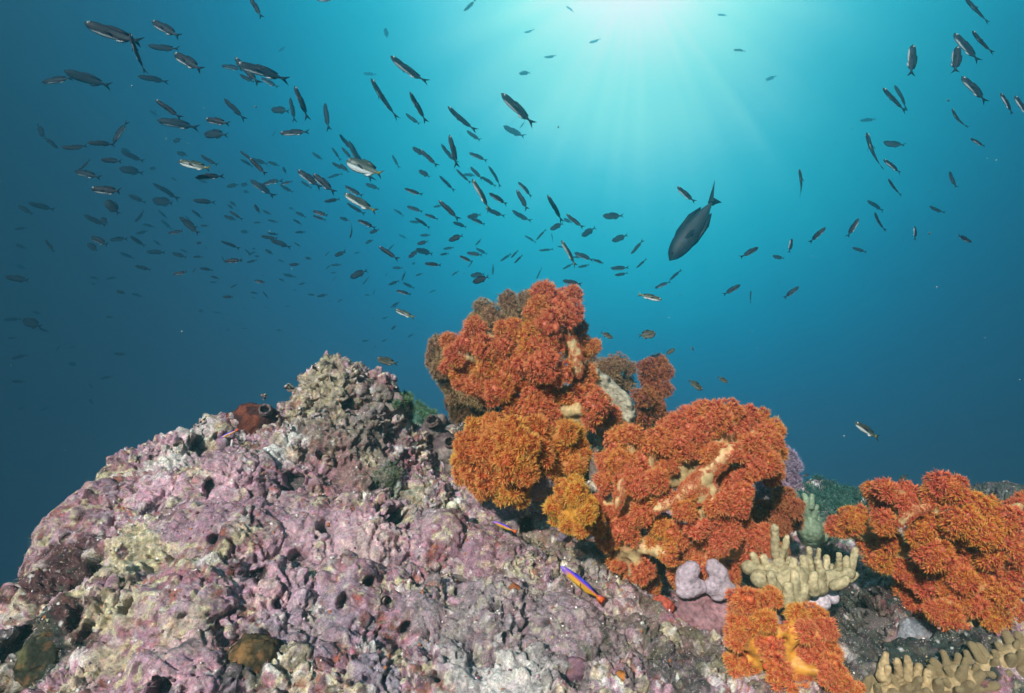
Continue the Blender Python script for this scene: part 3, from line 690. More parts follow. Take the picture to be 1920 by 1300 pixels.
soft_coral('orange soft coral with smooth yellow trunk at the bottom edge right of centre',
 """1398 1128 26;1428 1128 20;1392 1163 24;1450 1122 13;1430 1160 22;1492 1152 14;1530 1158 22;1547 1180 16;1510 1185 16;1400 1208 28;1385 1240 24;1440 1210 24;1450 1250 26;1412 1270 26;1470 1275 20;1492 1205 24;1520 1222 22
 1553 1218 22;1560 1250 22;1572 1280 20;1545 1262 16;1500 1240 16;1372 1292 18;1600 1300 16;1440 1300 22;1380 1195 18;1540 1305 18;1500 1305 16""",
 0.84, 'orange', (1440, 1330, .92), FL_OR, hue=(0.1, 0.7), seed=7, tuft_px=11, bulge=0.05,
 bare=[(1440, 1205, 10, 1460, 1188, 17, .79), (1460, 1188, 18, 1490, 1170, 13, .79), (1475, 1290, 18, 1490, 1262, 20, .79), (1490, 1262, 18, 1535, 1262, 13, .79), (1392, 1215, 8, 1400, 1235, 10, .80), (1425, 1240, 7, 1440, 1260, 8, .80)], nodes=[(1450, 1240, .87)])
soft_coral('large orange red soft coral at the right edge standing against the water',
 """1640 922 20;1662 918 17;1650 945 20 .04;1697 925 17;1697 945 16;1760 908 22;1785 918 20;1745 928 16;1820 942 26;1852 955 25;1885 972 26;1655 975 19;1600 975 24 .08;1572 990 20 .08;1625 1008 26 .08;1665 1015 24 .06;1800 978 30;1840 1000 30
 1880 1005 24;1740 985 24;1772 1008 27;1750 1040 30;1792 1060 25;1850 1040 25;1910 1040 26;1898 1072 24;1780 1085 18;1690 1035 26 .08;1705 1070 26 .08;1650 1050 24 .10;1740 1100 26 .05;1700 1108 24 .10;1782 1120 26;1842 1090 26;1882 1120 25;1912 1150 22
 1820 1130 24;1862 1158 22;1782 1158 20 -.02;1800 1190 20 -.02;1832 1213 14 -.02;1762 1148 17;1725 1140 18 .06;1930 1000 26;1935 1090 26;1720 1000 18;1810 1090 22;1910 950 14 .10;1925 940 16 .10""",
 1.12, 'red', (1800, 1180, 1.26), FL_YEL, hue=(0.1, 0.6), seed=8, tuft_px=11, bulge=0.08, bare=[(1688, 985, 11, 1705, 960, 15, 1.06), (1705, 960, 15, 1745, 948, 12, 1.06), (1790, 1070, 8, 1800, 1050, 8, 1.06)],
 nodes=[(1790, 1090, 1.20), (1700, 1030, 1.24), (1830, 1010, 1.18), (1760, 960, 1.18)], group=None)
soft_coral('dull red soft coral branch standing behind between the tall coral and the big one',
 """1235 680 16;1250 698 10;1215 690 13;1222 712 20;1240 730 16;1205 742 20;1228 760 20;1200 775 20;1236 788 17;1212 798 18;1190 800 14""",
 1.62, 'rust', (1215, 860, 1.66), S(110, 80, 60), tuft_px=8.5, n_sp=60, hue=(0, .6), seed=9)
soft_coral('low brown soft coral in the dim behind the beige leather coral',
 """1110 678 11;1138 688 14;1163 678 14;1180 690 9;1150 705 16;1175 720 16;1125 700 12;1105 695 10;1165 740 14""",
 1.85, 'brown', (1155, 800, 1.86), S(95, 85, 66), tuft_px=8, n_sp=50, hue=(0, 1), seed=10)
soft_coral('pale mauve soft coral peeping out right behind the big orange red one',
 """1475 858 15;1486 876 11;1462 880 18;1480 900 16;1465 920 15;1430 915 16;1415 930 13;1448 900 14""",
 1.42, 'mauve', (1455, 1010, 1.46), S(150, 150, 170), tuft_px=8.5, n_sp=60, hue=(0, 1), seed=11)
soft_coral('small deep red orange soft coral right of the big one above the pale fingers',
 """1468 932 18;1488 950 14;1472 962 18;1485 978 14;1465 985 14;1440 958 20 .05;1422 965 14 .06""",
 1.20, 'rust', (1465, 1040, 1.28), S(140, 90, 60), tuft_px=9.5, hue=(0.1, .7), seed=12)
soft_coral('dark red brown soft coral clump in the shade left of the tall coral foot',
 """865 770 20;890 765 18;905 785 20;875 795 18;925 775 14;850 760 12""",
 1.78, 'dull', (890, 840, 1.8), S(70, 45, 40), tuft_px=9, n_sp=50, hue=(0, .5), seed=13)

# ---------------------------------------------------------------- leather corals, sponges, algae, small growth
LEATHER = tinted('leather_coral_skin', rough=0.6, spec=0.25, noise_scale=150, noise_amt=0.38, bump=1.0, bump_scale=240)
SPONGE = tinted('sponge_skin', rough=0.85, spec=0.1, noise_scale=180, noise_amt=0.4, bump=0.9, bump_scale=260)
WEED = tinted('algae_blades', rough=0.7, spec=0.2)
add_translucency(WEED, 0.3)

def thing_of(name, label, cat, root_pt, builders, group=None):
    r = empty(name, root_pt); tag(r, label, cat, group)
    bpy.context.view_layer.update()
    for o in builders:
        o.parent = r; o.matrix_parent_inverse = Matrix.Translation(-Vector(root_pt))
    return r

def finger_coral(label, d0, base, fingers, root_px, colour, under=None, voxel=0.0024, tip=1.25, r_mul=1.0):
    "base: x y r [dd]; fingers: bx by tx ty r [dd]"
    bs = [(np.array(P(x, y, d0 + (e[0] if e else 0))), r * d0 / F) for x, y, r, *e in parse(base)]
    rt = np.array(P(root_px[0], root_px[1], root_px[2]))
    c0 = np.mean([b[0] for b in bs], 0)
    tops = []
    objs = []
    col0 = np.array(colour)
    tubes = [(rt, c0, 0.03, 0.03)] + [(c0, b[0], b[1] * 0.8, b[1] * 0.8) for b in bs]
    body = fused('body', bs, voxel * 1.2, LEATHER, (lambda v: np.tile(col0, (len(v), 1))), None, amp=0.002, freq=60, tubes=tubes, smooth=4)
    objs.append(body)
    if under:
        objs.append(fused('pale_underside', [(np.array(P(x, y, d0 + e)), r * d0 / F) for x, y, r, e in parse(under)], voxel, LEATHER, S(205, 190, 198), None, amp=0.001, smooth=4))
    for bx, by, tx, ty, r, *e in parse(fingers):
        dd = e[0] if e else 0.0
        p0 = np.array(P(bx, by, d0 + dd)); p1 = np.array(P(tx, ty, d0 + dd + rnd.uniform(-.012, .012)))
        q = r * r_mul * d0 / F
        mid = (p0 + p1) / 2 + np.array([rnd.uniform(-1, 1), rnd.uniform(-1, 1), rnd.uniform(-1, 1)]) * q * 0.35
        objs.append(fused('finger', [(p1, q * 0.92)], voxel, LEATHER, (lambda v, p1=p1, q=q: col0 * (1 + (tip - 1) * np.clip(1.6 - np.linalg.norm(v - p1, axis=1) / (2 * q), 0, 1))[:, None]), None, amp=0.0022, freq=70, smooth=3,
                          tubes=[(p0, mid, q * 1.25, q * 1.05), (mid, p1, q * 1.05, q * 0.92)]))
    return thing_of('leather_coral', label, 'leather coral', Vector(rt), objs)

BEIGE = S(170, 154, 120)
finger_coral('pale beige finger leather coral with upright fingers between the two orange corals at right', 1.07,
 '1470 1108 22;1500 1108 22;1532 1098 20;1482 1128 16;1560 1088 17;1425 1085 18;1405 1065 16 .03;1445 1070 16 .02;1590 1075 14;1460 1050 12 .03',
 """1455 1040 1452 990 8 .03;1462 1050 1477 1008 7 .03;1478 1085 1480 1050 8 .01;1487 1095 1488 1052 9;1508 1095 1507 1046 8;1520 1075 1518 1052 7 .02;1546 1092 1535 1056 9;1518 1060 1517 1030 7 .05;1572 1065 1573 1040 7
 1588 1070 1587 1046 7 .01;1592 1070 1603 1030 7 .01;1456 1105 1446 1079 10 -.02;1492 1110 1490 1075 9 -.02;1565 1098 1586 1088 9 -.02;1595 1085 1606 1078 7;1480 1130 1478 1100 11 -.02;1440 1080 1432 1045 8 .02;1548 1070 1550 1045 7 .03
 1560 1080 1560 1062 7 .01;1525 1110 1527 1080 9 -.02;1420 1065 1412 1040 8 .03;1500 1125 1508 1098 9 -.03;1533 1060 1535 1032 6 .06;1470 1040 1468 1022 6 .04""",
 (1510, 1170, 1.16), BEIGE, under='1540 1128 18 .01;1560 1120 14 .02;1520 1132 14 .01;1500 1140 14 .02')
finger_coral('small pale greenish finger coral in the gap behind the deep red coral', 1.42, '1516 985 8;1518 970 7;1514 1000 10;1530 1002 9;1524 1015 12',
 '1512 950 1508 930 6;1520 950 1522 930 6;1515 970 1505 948 6;1525 970 1532 950 6;1515 990 1503 970 6;1528 990 1535 972 6;1520 1000 1518 975 6 -.02;1535 1005 1545 985 6;1545 1010 1558 990 6 .02', (1525, 1040, 1.5), S(118, 132, 108))
carpet = finger_coral('beige leather coral carpet of stubby knobs along the bottom right edge', 0.92,
 """1612 1298 15;1640 1296 16;1665 1294 15;1690 1292 15;1715 1300 17;1745 1302 18;1775 1296 18;1800 1280 18;1825 1268 20;1850 1256 22;1875 1244 23;1900 1232 24;1925 1222 24;1840 1290 22;1870 1275 24;1900 1262 26;1860 1300 24;1895 1295 26;1925 1270 26;1800 1302 20;1600 1312 16""",
 """1652 1270 1661 1226 8 ;1662 1280 1664 1252 7;1685 1272 1682 1240 8;1700 1272 1702 1234 8;1715 1282 1722 1250 8;1735 1290 1740 1262 9""", (1780, 1350, 0.97), S(172, 146, 108), voxel=0.0024, tip=1.15)
def nubs(root, body, n_max, spacing, r0, seed):
    rr = np.random.RandomState(seed); v = get_nf(body.data); n = vnormals(body.data)
    px_, py_, d_ = project(v); ok = np.nonzero((n[:, 2] > -0.1) & ((n * v).sum(1) < 0.02) & (px_ < 1960) & (py_ < 1330))[0]
    rr.shuffle(ok); got = []
    kinds = []
    for q in range(6):
        h = 1.6 + 0.5 * q / 2
        pp = [(np.array([0.12 * math.sin(q + t * 2) * t, 0.1 * math.cos(q * 2 + t) * t, -0.6 + t * h]), 1.08 - 0.30 * t) for t in np.linspace(0, 1, 7)]
        o = fused('finger', pp, 0.22, LEATHER, S(182, 158, 118), None, amp=0.10, freq=0.9, smooth=2); kinds.append(o.data); bpy.data.objects.remove(o)
    for i in ok:
        if all((v[i] - v[j]) @ (v[i] - v[j]) > spacing ** 2 for j in got):
            got.append(i)
            if len(got) >= n_max: break
    for i in got:
        up = Vector(n[i] + np.array([rr.uniform(-.3, .3), rr.uniform(-.3, .3), 0.6])).normalized()
        o = link('finger', kinds[rr.randint(6)], root)
        o.matrix_parent_inverse = Matrix.Translation(-root.location)
        sc_ = r0 * rr.uniform(.7, 1.2)
        o.matrix_basis = Matrix.Translation(Vector(v[i]) ) @ up.to_track_quat('Z', 'Y').to_matrix().to_4x4() @ Matrix.Rotation(rr.uniform(0, 6.28), 4, 'Z') @ Matrix.Diagonal((sc_, sc_, sc_ * rr.uniform(.8, 1.25), 1))
nubs(carpet, carpet.children[0], 88, 0.0135, 0.0072, 4)

# folded leather plate behind the tall coral
rim_ = [(1108, 700), (1122, 700), (1136, 708), (1148, 722), (1158, 730), (1168, 738), (1178, 750), (1186, 768), (1185, 788), (1178, 806), (1166, 822)]
fan = []
for k in range(61):
    t = k / 60 * (len(rim_) - 1); i_ = min(int(t), len(rim_) - 2); f_ = t - i_
    x0, y0 = rim_[i_][0] * (1 - f_) + rim_[i_ + 1][0] * f_, rim_[i_][1] * (1 - f_) + rim_[i_ + 1][1] * f_
    ruff = 4.0 * math.sin(k * 0.75)
    for q in range(13):
        s_ = q / 12; ex, ey = 1120, 845
        x = (x0 + ruff) * (1 - s_) + ex * s_; y = (y0 + ruff) * (1 - s_) + ey * s_
        fan.append((np.array(P(x, y, 1.43 + 0.022 * (1 - s_) * math.sin(k * 0.9) + 0.03 * math.sin(s_ * 3.1))), (7.5 - 1.5 * s_) * 1.42 / F))
pl = fused('folded_plate', fan, 0.004, LEATHER, S(182, 172, 150), None, amp=0.003, freq=60, smooth=9)
st = fused('stalk', [(np.array(P(1125, 850, 1.56)), 0.03)], 0.003, LEATHER, S(160, 140, 130), None, amp=0.002, tubes=[(np.array(P(1132, 810, 1.45)), np.array(P(1125, 890, 1.55)), 0.022, 0.03)])
thing_of('leather_coral', 'grey beige folded leather coral plate behind the right side of the tall orange coral', 'leather coral', P(1125, 880, 1.6), [pl, st])

# pale swollen holdfasts under the soft corals
def holdfast(name, label, parts, cat='coral base'):
    obs = []
    for nm, bl, c_, d in parts:
        obs.append(fused(nm, [(np.array(P(x, y, d + e)), r * d / F) for x, y, r, e in parse(bl)], 0.0028, LEATHER, S(*c_), None, amp=0.0012, smooth=5))
    return thing_of(name, label, cat, obs and P(*parts[-1][4]) if len(parts[-1]) > 4 else P(1320, 1180, 1.05), obs)
h1 = fused('lobe', [(np.array(P(x, y, 1.03)), r / F) for x, y, r in ((1283, 1094, 18), (1302, 1098, 17), (1292, 1106, 19), (1278, 1108, 13), (1288, 1078, 20), (1300, 1066, 16), (1312, 1100, 14))], 0.0028, LEATHER, S(178, 158, 166), None, amp=0.004, freq=40, smooth=5)
h2_ = fused('lobe', [(np.array(P(x, y, 1.03)), r / F) for x, y, r in ((1336, 1100, 18), (1352, 1104, 19), (1368, 1106, 15), (1344, 1112, 15), (1356, 1096, 17), (1348, 1078, 20), (1336, 1064, 16))], 0.0028, LEATHER, S(178, 158, 166), None, amp=0.004, freq=40, smooth=5)
h3 = fused('stem', [(np.array(P(x, y, 1.05)), r / F) for x, y, r in ((1320, 1165, 40), (1300, 1145, 30), (1350, 1155, 34), (1318, 1125, 18), (1325, 1200, 40), (1370, 1150, 22), (1290, 1175, 24))], 0.0028, LEATHER, S(150, 108, 112), None, amp=0.005, freq=35, smooth=3)
thing_of('coral_holdfast', 'two swollen white lobes on a pink stem under the big orange coral', 'coral base', P(1320, 1190, 1.05), [h1, h2_, h3])
for x, y, r, d, c_, lab in ((1015, 905, 26, 1.19, (140, 122, 130), 'lilac grey holdfast under the golden orange coral mound'), (1056, 1004, 12, 1.07, (128, 112, 126), 'pale lilac holdfast under the small yellow orange coral'),
                           (1382, 1190, 22, .90, (205, 160, 160), 'pinkish foot at the left of the bottom orange coral')):
    o = fused('coral_holdfast', [(np.array(P(x, y, d)), r * d / F), (np.array(P(x + r * .7, y + r * .5, d + .02)), r * .8 * d / F), (np.array(P(x - r * .5, y + r * .6, d + .02)), r * .7 * d / F)], 0.003, LEATHER, S(*c_), None, amp=0.006, freq=35, smooth=3)
    tag(o, lab, 'coral base')

def osc_sponge(name, label, bodies, holes, colf, amp=0.003, vox=0.003):
    "sponge body with real chimney openings: rims as rings of small blobs round a cup coloured dark for shade"
    objs = [fused('body', bodies, vox, SPONGE, colf, None, amp=amp, freq=45, smooth=3)]
    for c_, n_, r_ in holes:
        n_ = np.array(Vector(n_).normalized()); t1 = np.cross(n_, [0.2, 0.1, 0.97]); t1 /= np.linalg.norm(t1); t2 = np.cross(n_, t1)
        ring = []
        for k in range(18):
            a_ = 2 * math.pi * k / 18; ring.append((c_ + (t1 * math.cos(a_) + t2 * math.sin(a_)) * r_ * 1.12 + n_ * 0.25 * r_, r_ * (0.22 + 0.10 * math.sin(k * 2.2))))
            ring.append((c_ + (t1 * math.cos(a_) + t2 * math.sin(a_)) * r_ * 1.12 - n_ * 0.35 * r_, r_ * 0.36))
        rim = fused('rim', ring, 0.0018, SPONGE, S(112, 94, 90), None, amp=0.001, smooth=2); objs.append(rim)
        # the hollow: a cup sunk inside the rim, its shade painted near black
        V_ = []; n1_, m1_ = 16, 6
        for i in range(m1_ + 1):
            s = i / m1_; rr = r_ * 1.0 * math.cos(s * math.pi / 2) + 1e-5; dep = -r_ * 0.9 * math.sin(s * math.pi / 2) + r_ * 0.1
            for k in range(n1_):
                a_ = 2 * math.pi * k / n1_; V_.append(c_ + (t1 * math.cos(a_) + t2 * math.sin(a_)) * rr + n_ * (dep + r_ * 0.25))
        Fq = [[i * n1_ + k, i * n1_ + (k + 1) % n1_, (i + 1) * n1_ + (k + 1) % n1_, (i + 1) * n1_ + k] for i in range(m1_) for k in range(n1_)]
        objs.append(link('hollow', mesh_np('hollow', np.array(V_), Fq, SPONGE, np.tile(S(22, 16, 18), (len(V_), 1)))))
    return thing_of(name, label, 'sponge', Vector(bodies[0][0]), objs)

def surf(x, y):
    l, n = hit(x, y); return l.dot(FWD)
ds = surf(478, 800)
def brown(v):
    k = smoothstep(-.05, .25, fbm(v * 30, 3, 91))[:, None]; return S(62, 36, 33) * (1 - k) + S(108, 58, 42) * k
osc_sponge('sponge', 'brown and rusty dome sponge with one dark opening on the left ridge', [(np.array(P(x, y, ds + 0.008 + e)), r * ds / F) for x, y, r, e in ((470, 795, 34, 0), (452, 808, 26, 0), (492, 785, 28, 0), (465, 780, 26, 0), (440, 790, 20, .01), (505, 800, 20, 0), (455, 825, 16, 0))],
           [(np.array(P(497, 768, ds - 0.020)), (0.15, -0.9, 0.45), 8.5 * ds / F)], brown, amp=0.004)
d2 = 1.45
def greyv(v):
    k = smoothstep(-.1, .3, fbm(v * 40, 3, 92))[:, None]; return S(104, 86, 88) * (1 - k) + S(140, 124, 118) * k
osc_sponge('sponge', 'grey mauve tube sponge pair with two dark round openings right of the knoll', [(np.array(P(x, y, d2 + e)), r * d2 / F) for x, y, r, e in ((812, 806, 22, 0.02), (845, 845, 26, 0.01), (830, 830, 26, .03), (855, 870, 24, .02), (800, 830, 22, .04), (870, 850, 14, .03), (820, 870, 20, .04), (826, 790, 14, .02))],
           [(np.array(P(810, 789, d2 - 0.012)), (-0.2, -0.75, 0.65), 10 * d2 / F), (np.array(P(843, 829, d2 - 0.022)), (-0.05, -0.9, 0.35), 8 * d2 / F)], greyv, amp=0.004)
def dome(name, label, x, y, r, ca, cb, cat='sponge', sink=0.55, amp=0.006, sq=0.9):
    d = surf(x, y); q = r * d / F
    bl = [(np.array(P(x, y, d + q * sink)), q)] + [(np.array(P(x + r * 0.4 * math.cos(a), y + r * 0.35 * math.sin(a), d + q * sink * 0.9)), q * 0.7) for a in (0.3, 1.7, 3.0, 4.4, 5.5)]
    def cf(v):
        k = smoothstep(-.12, .2, fbm(v * 40, 4, 93))[:, None]; j = smoothstep(.2, .32, fbm(v * 70, 3, 94))[:, None]
        c_ = S(*ca) * (1 - k) + S(*cb) * k; return c_ * (1 - 0.3 * j) + S(150, 104, 66) * 0.3 * j
    tag(fused(name, bl, 0.0028, SPONGE, cf, None, amp=amp, freq=60, smooth=2, var=.4), label, cat)
dome('sponge', 'dark olive and rust dome sponge at the bottom edge left of centre', 475, 1245, 56, (58, 50, 34), (96, 74, 46))
dome('sponge', 'dark greenish dome sponge at the bottom left corner', 88, 1240, 50, (50, 50, 38), (86, 84, 56))
dome('sponge', 'pale grey sponge lump in the shadow below the right orange coral', 1715, 1190, 30, (110, 112, 118), (150, 150, 156), sink=-0.2)
dome('sea_squirt', 'purple brown round sea squirt with a small dark mouth at the bottom', 1078, 1258, 26, (112, 78, 92), (134, 98, 110), 'sea squirt', amp=0.002)
dome('sea_squirt', 'small pale cream oval sea squirt below the golden orange coral', 848, 950, 11, (200, 196, 160), (215, 212, 185), 'sea squirt', sink=0.0, amp=0.001)
dome('sponge', 'small orange sponge patch at the bottom right of centre', 1165, 1275, 13, (160, 92, 44), (180, 110, 52), sink=.7, amp=.005)
dome('sponge', 'small orange sponge patch on the lilac rock above the bottom edge', 962, 1105, 12, (160, 92, 52), (180, 114, 70), sink=.7, amp=.005)
dome('sponge', 'dull red sponge patch beneath the lower tip of the big orange coral', 1243, 1138, 20, (150, 52, 46), (176, 80, 62), sink=.85, amp=.007)

# green algae
def algae(label, spots, pal, T_px, n_sp=36, kind_name='algae_clump'):
    base = None; Vs = []; Fs = []; Cs = []; off = 0
    pts = []; ns = []; Ts = []
    for x, y, r, n in spots:
        for _ in range(n):
            a_, q = rnd.uniform(0, 6.28), r * math.sqrt(rnd.random())
            l, nn = hit(x + q * math.cos(a_), y + q * math.sin(a_))
            if l is None: continue
            pts.append(np.array(l)); ns.append(np.array(nn)); Ts.append(T_px * rnd.uniform(.5, 1.3) * l.dot(FWD) / F)
    pts = np.array(pts); ns = np.array(ns); base = pts[0]
    V_, F_, C_ = tufts(pts - base, np.array(Ts), ns, n_sp, pal, NR.uniform(0, 1, len(pts)), 321)
    o = link(kind_name, mesh_np(kind_name, V_, F_, WEED, C_, smooth=False), None, Vector(base))
    return tag(o, label, 'algae')
GREENP = (np.array([S(40, 70, 58), S(60, 90, 60)]), np.array([S(62, 110, 88), S(110, 140, 84)]), np.array([S(120, 165, 130), S(170, 190, 120)]))
algae('bushy green algae on the rock shoulder between the knoll and the tube sponge', [(780, 760, 28, 60), (760, 755, 20, 30), (800, 775, 20, 30)], GREENP, 8)
algae('grey green leafy algae tuft on the pink rock below the knoll', [(728, 892, 26, 50)], (np.array([S(70, 80, 62), S(90, 100, 70)]), np.array([S(100, 116, 88), S(130, 136, 96)]), np.array([S(160, 172, 140), S(180, 186, 140)])), 7)
algae('dim teal bushy growth on the far rock between the big and the right orange coral', [(1530, 925, 30, 70), (1570, 930, 25, 60), (1600, 945, 30, 60), (1580, 970, 30, 50), (1560, 1000, 25, 40)], (np.array([S(34, 62, 60), S(40, 70, 60)]), np.array([S(52, 92, 84), S(66, 104, 88)]), np.array([S(90, 136, 120), S(104, 146, 122)])), 11)

# fine growth over the whole rock face
def scatter_growth():
    n_all = 52000
    face = np.nonzero((hit.px > -20) & (hit.px < 1940) & (hit.py > 640) & (hit.py < 1320) & (hit.d < 1.75))[0]
    idx = face[NR.randint(0, len(face), n_all)]
    vi = hit.i[idx]; v = hit.v[vi]; n = hit.n[vi]
    vis = (n * v).sum(1) / np.linalg.norm(v, axis=1) < 0.1
    v = v[vis]; n = n[vis]
    dens = fbm(v * 14, 3, 201)
    # hair like turf
    k = (dens > -0.05) | (fbm(v * 50, 2, 202) > 0.15); tv = v[k][:22000]; tn = n[k][:22000]
    m = len(tv); L_ = NR.uniform(0.003, 0.0085, m); wd = 0.00045
    dr = tn + NR.normal(0, .45, tn.shape); dr[:, 2] += .25; dr /= np.linalg.norm(dr, axis=1, keepdims=True)
    t1 = np.cross(dr, [.3, .5, .8]); t1 /= np.linalg.norm(t1, axis=1, keepdims=True); t2 = np.cross(dr, t1)
    V_ = np.empty((m, 4, 3))
    for q in range(3):
        a_ = 2.094 * q; V_[:, q] = tv - tn * .001 + (t1 * math.cos(a_) + t2 * math.sin(a_)) * wd
    V_[:, 3] = tv + dr * L_[:, None]
    Fc = (np.arange(m)[:, None, None] * 4 + np.array([(0, 1, 3), (1, 2, 3), (2, 0, 3)])[None]).reshape(-1, 3)
    pc = np.array([S(190, 180, 165), S(150, 140, 110), S(120, 104, 84), S(200, 172, 176), S(140, 150, 120)])[NR.randint(0, 5, m)]
    tag(link('turf_algae', mesh_np('turf_algae', V_.reshape(-1, 3), Fc, WEED, np.repeat(pc, 4, 0), smooth=False)), 'short fuzzy turf algae covering the reef rock', 'algae', kind='stuff')
    # crumbs, bryozoans, tiny nodules
    m = 9000; sel = NR.randint(0, len(v), m); pv = v[sel]; pn = n[sel]
    v0, f0 = ico(1); rr = 0.0006 + 0.0024 * NR.random(m) ** 3
    shp = v0[None] * rr[:, None, None] * NR.uniform(.6, 1.3, (m, 1, 3)) * NR.uniform(.8, 1.2, (m, len(v0), 1))
    V_ = (pv + pn * rr[:, None] * .2)[:, None] + shp
    Fc = (np.arange(m)[:, None, None] * len(v0) + f0[None]).reshape(-1, 3)
    pc = np.array([S(225, 220, 212), S(205, 170, 180), S(190, 180, 140), S(120, 80, 90), S(178, 110, 70), S(150, 130, 140), S(235, 225, 220)])[NR.randint(0, 7, m)]
    tag(link('shell_grit', mesh_np('shell_grit', V_.reshape(-1, 3), Fc, SPONGE, np.repeat(pc, len(v0), 0))), 'tiny shell grit and nodules dotted over the reef rock', 'grit', kind='stuff')
scatter_growth()

# drifting specks in the water
def plankton():
    m = 260; v0, f0 = ico(1)
    px = NR.uniform(0, 1920, m); py = NR.uniform(150, 900, m) ; d = NR.uniform(0.7, 3.0, m)
    c_ = np.array([P(x, y, q) for x, y, q in zip(px, py, d)]); rr = NR.uniform(0.5, 1.3, m) * d / F * (0.7 + 0.9 * (NR.random(m) > .9))
    V_ = c_[:, None] + v0[None] * rr[:, None, None] * NR.uniform(.6, 1.4, (m, 1, 3))
    Fc = (np.arange(m)[:, None, None] * len(v0) + f0[None]).reshape(-1, 3)
    tag(link('plankton', mesh_np('plankton', V_.reshape(-1, 3), Fc, SPONGE, np.tile(S(170, 190, 190) * NR.uniform(.2, 1, (m, 1)), 1).repeat(len(v0), 0))), 'pale specks of plankton drifting in the water', 'plankton', kind='stuff')
plankton()

# ---------------------------------------------------------------- fish
def fish_materials():
    def counter(name, back, side, belly, z1, z2, z3, rough=0.35, metal=0.0, xtail=None, tailc=None):
        m, t, b = material(name)
        tcn = nd(t, 'ShaderNodeTexCoord'); sp = nd(t, 'ShaderNodeSeparateXYZ'); t.links.new(tcn.outputs['Object'], sp.inputs[0])
        n = nd(t, 'ShaderNodeTexNoise'); n.inputs['Scale'].default_value = 40; n.inputs['Detail'].default_value = 3
        t.links.new(tcn.outputs['Object'], n.inputs['Vector'])
        ma = nd(t, 'ShaderNodeMath', operation='MULTIPLY_ADD'); ma.inputs[1].default_value = 0.05; t.links.new(n.outputs['Fac'], ma.inputs[0]); t.links.new(sp.outputs[2], ma.inputs[2])
        mr = nd(t, 'ShaderNodeMapRange'); mr.inputs[1].default_value = -0.2; mr.inputs[2].default_value = 0.2; t.links.new(ma.outputs[0], mr.inputs[0])
        r = nd(t, 'ShaderNodeValToRGB'); e = r.color_ramp.elements
        e[0].position = z1; e[0].color = (*belly, 1); e[1].position = z3; e[1].color = (*back, 1)
        q = e.new(z2); q.color = (*side, 1)
        t.links.new(mr.outputs[0], r.inputs[0]); src = r.outputs[0]
        if tailc:
            mt = nd(t, 'ShaderNodeMapRange'); mt.inputs[1].default_value = -0.24; mt.inputs[2].default_value = -0.36; t.links.new(sp.outputs[0], mt.inputs[0])
            mx = nd(t, 'ShaderNodeMix', data_type='RGBA'); t.links.new(mt.outputs[0], mx.inputs[0]); t.links.new(src, mx.inputs[6]); mx.inputs[7].default_value = (*tailc, 1)
            src = mx.outputs[2]
        t.links.new(src, b.inputs['Base Color']); b.inputs['Roughness'].default_value = rough; b.inputs['Metallic'].default_value = metal; b.inputs['Specular IOR Level'].default_value = 0.2
        return m
    M = {}
    M['chromis'] = counter('chromis_skin', (0.014, 0.020, 0.028), (0.030, 0.040, 0.052), (0.42, 0.48, 0.50), 0.335, 0.37, 0.40, rough=0.6)
    M['bright'] = counter('bright_chromis_skin', (0.055, 0.065, 0.045), (0.16, 0.18, 0.15), (0.70, 0.74, 0.72), 0.385, 0.44, 0.50, tailc=(0.25, 0.22, 0.05))
    M['dark'] = counter('dark_fish_skin', (0.012, 0.017, 0.024), (0.016, 0.022, 0.030), (0.03, 0.038, 0.045), 0.30, 0.42, 0.5, rough=0.7)
    M['damsel'] = counter('damsel_skin', (0.055, 0.055, 0.035), (0.075, 0.07, 0.05), (0.16, 0.15, 0.12), 0.25, 0.4, 0.55, rough=0.5)
    M['unicorn'] = counter('unicornfish_skin', (0.012, 0.022, 0.028), (0.016, 0.026, 0.032), (0.020, 0.030, 0.034), 0.25, 0.4, 0.6, rough=0.5)
    m, t, b = material('orange_blue_skin')
    tcn = nd(t, 'ShaderNodeTexCoord'); sp = nd(t, 'ShaderNodeSeparateXYZ'); t.links.new(tcn.outputs['Object'], sp.inputs[0])
    # blue back band, violet edge, yellow to orange flank running to a red orange tail
    mr = nd(t, 'ShaderNodeMapRange'); mr.inputs[1].default_value = -0.12; mr.inputs[2].default_value = 0.12; t.links.new(sp.outputs[2], mr.inputs[0])
    r = nd(t, 'ShaderNodeValToRGB'); e = r.color_ramp.elements
    e[0].position = 0.0; e[0].color = (0.62, 0.22, 0.06, 1); e[1].position = 1.0; e[1].color = (0.05, 0.04, 0.45, 1)
    for p_, c_ in ((0.2, (0.66, 0.34, 0.02)), (0.50, (0.62, 0.30, 0.02)), (0.57, (0.60, 0.10, 0.15)), (0.61, (0.22, 0.08, 0.70)), (0.74, (0.03, 0.05, 0.55))):
        q = e.new(p_); q.color = (*c_, 1)
    t.links.new(mr.outputs[0], r.inputs[0])
    mt = nd(t, 'ShaderNodeMapRange'); mt.inputs[1].default_value = -0.22; mt.inputs[2].default_value = -0.40; t.links.new(sp.outputs[0], mt.inputs[0])
    mx = nd(t, 'ShaderNodeMix', data_type='RGBA'); t.links.new(mt.outputs[0], mx.inputs[0]); t.links.new(r.outputs[0], mx.inputs[6]); mx.inputs[7].default_value = (0.80, 0.12, 0.02, 1)
    mh = nd(t, 'ShaderNodeMapRange'); mh.inputs[1].default_value = 0.30; mh.inputs[2].default_value = 0.42; t.links.new(sp.outputs[0], mh.inputs[0])
    mx2 = nd(t, 'ShaderNodeMix', data_type='RGBA'); t.links.new(mh.outputs[0], mx2.inputs[0]); t.links.new(mx.outputs[2], mx2.inputs[6]); mx2.inputs[7].default_value = (0.20, 0.08, 0.60, 1)
    t.links.new(mx2.outputs[2], b.inputs['Base Color']); b.inputs['Roughness'].default_value = 0.4
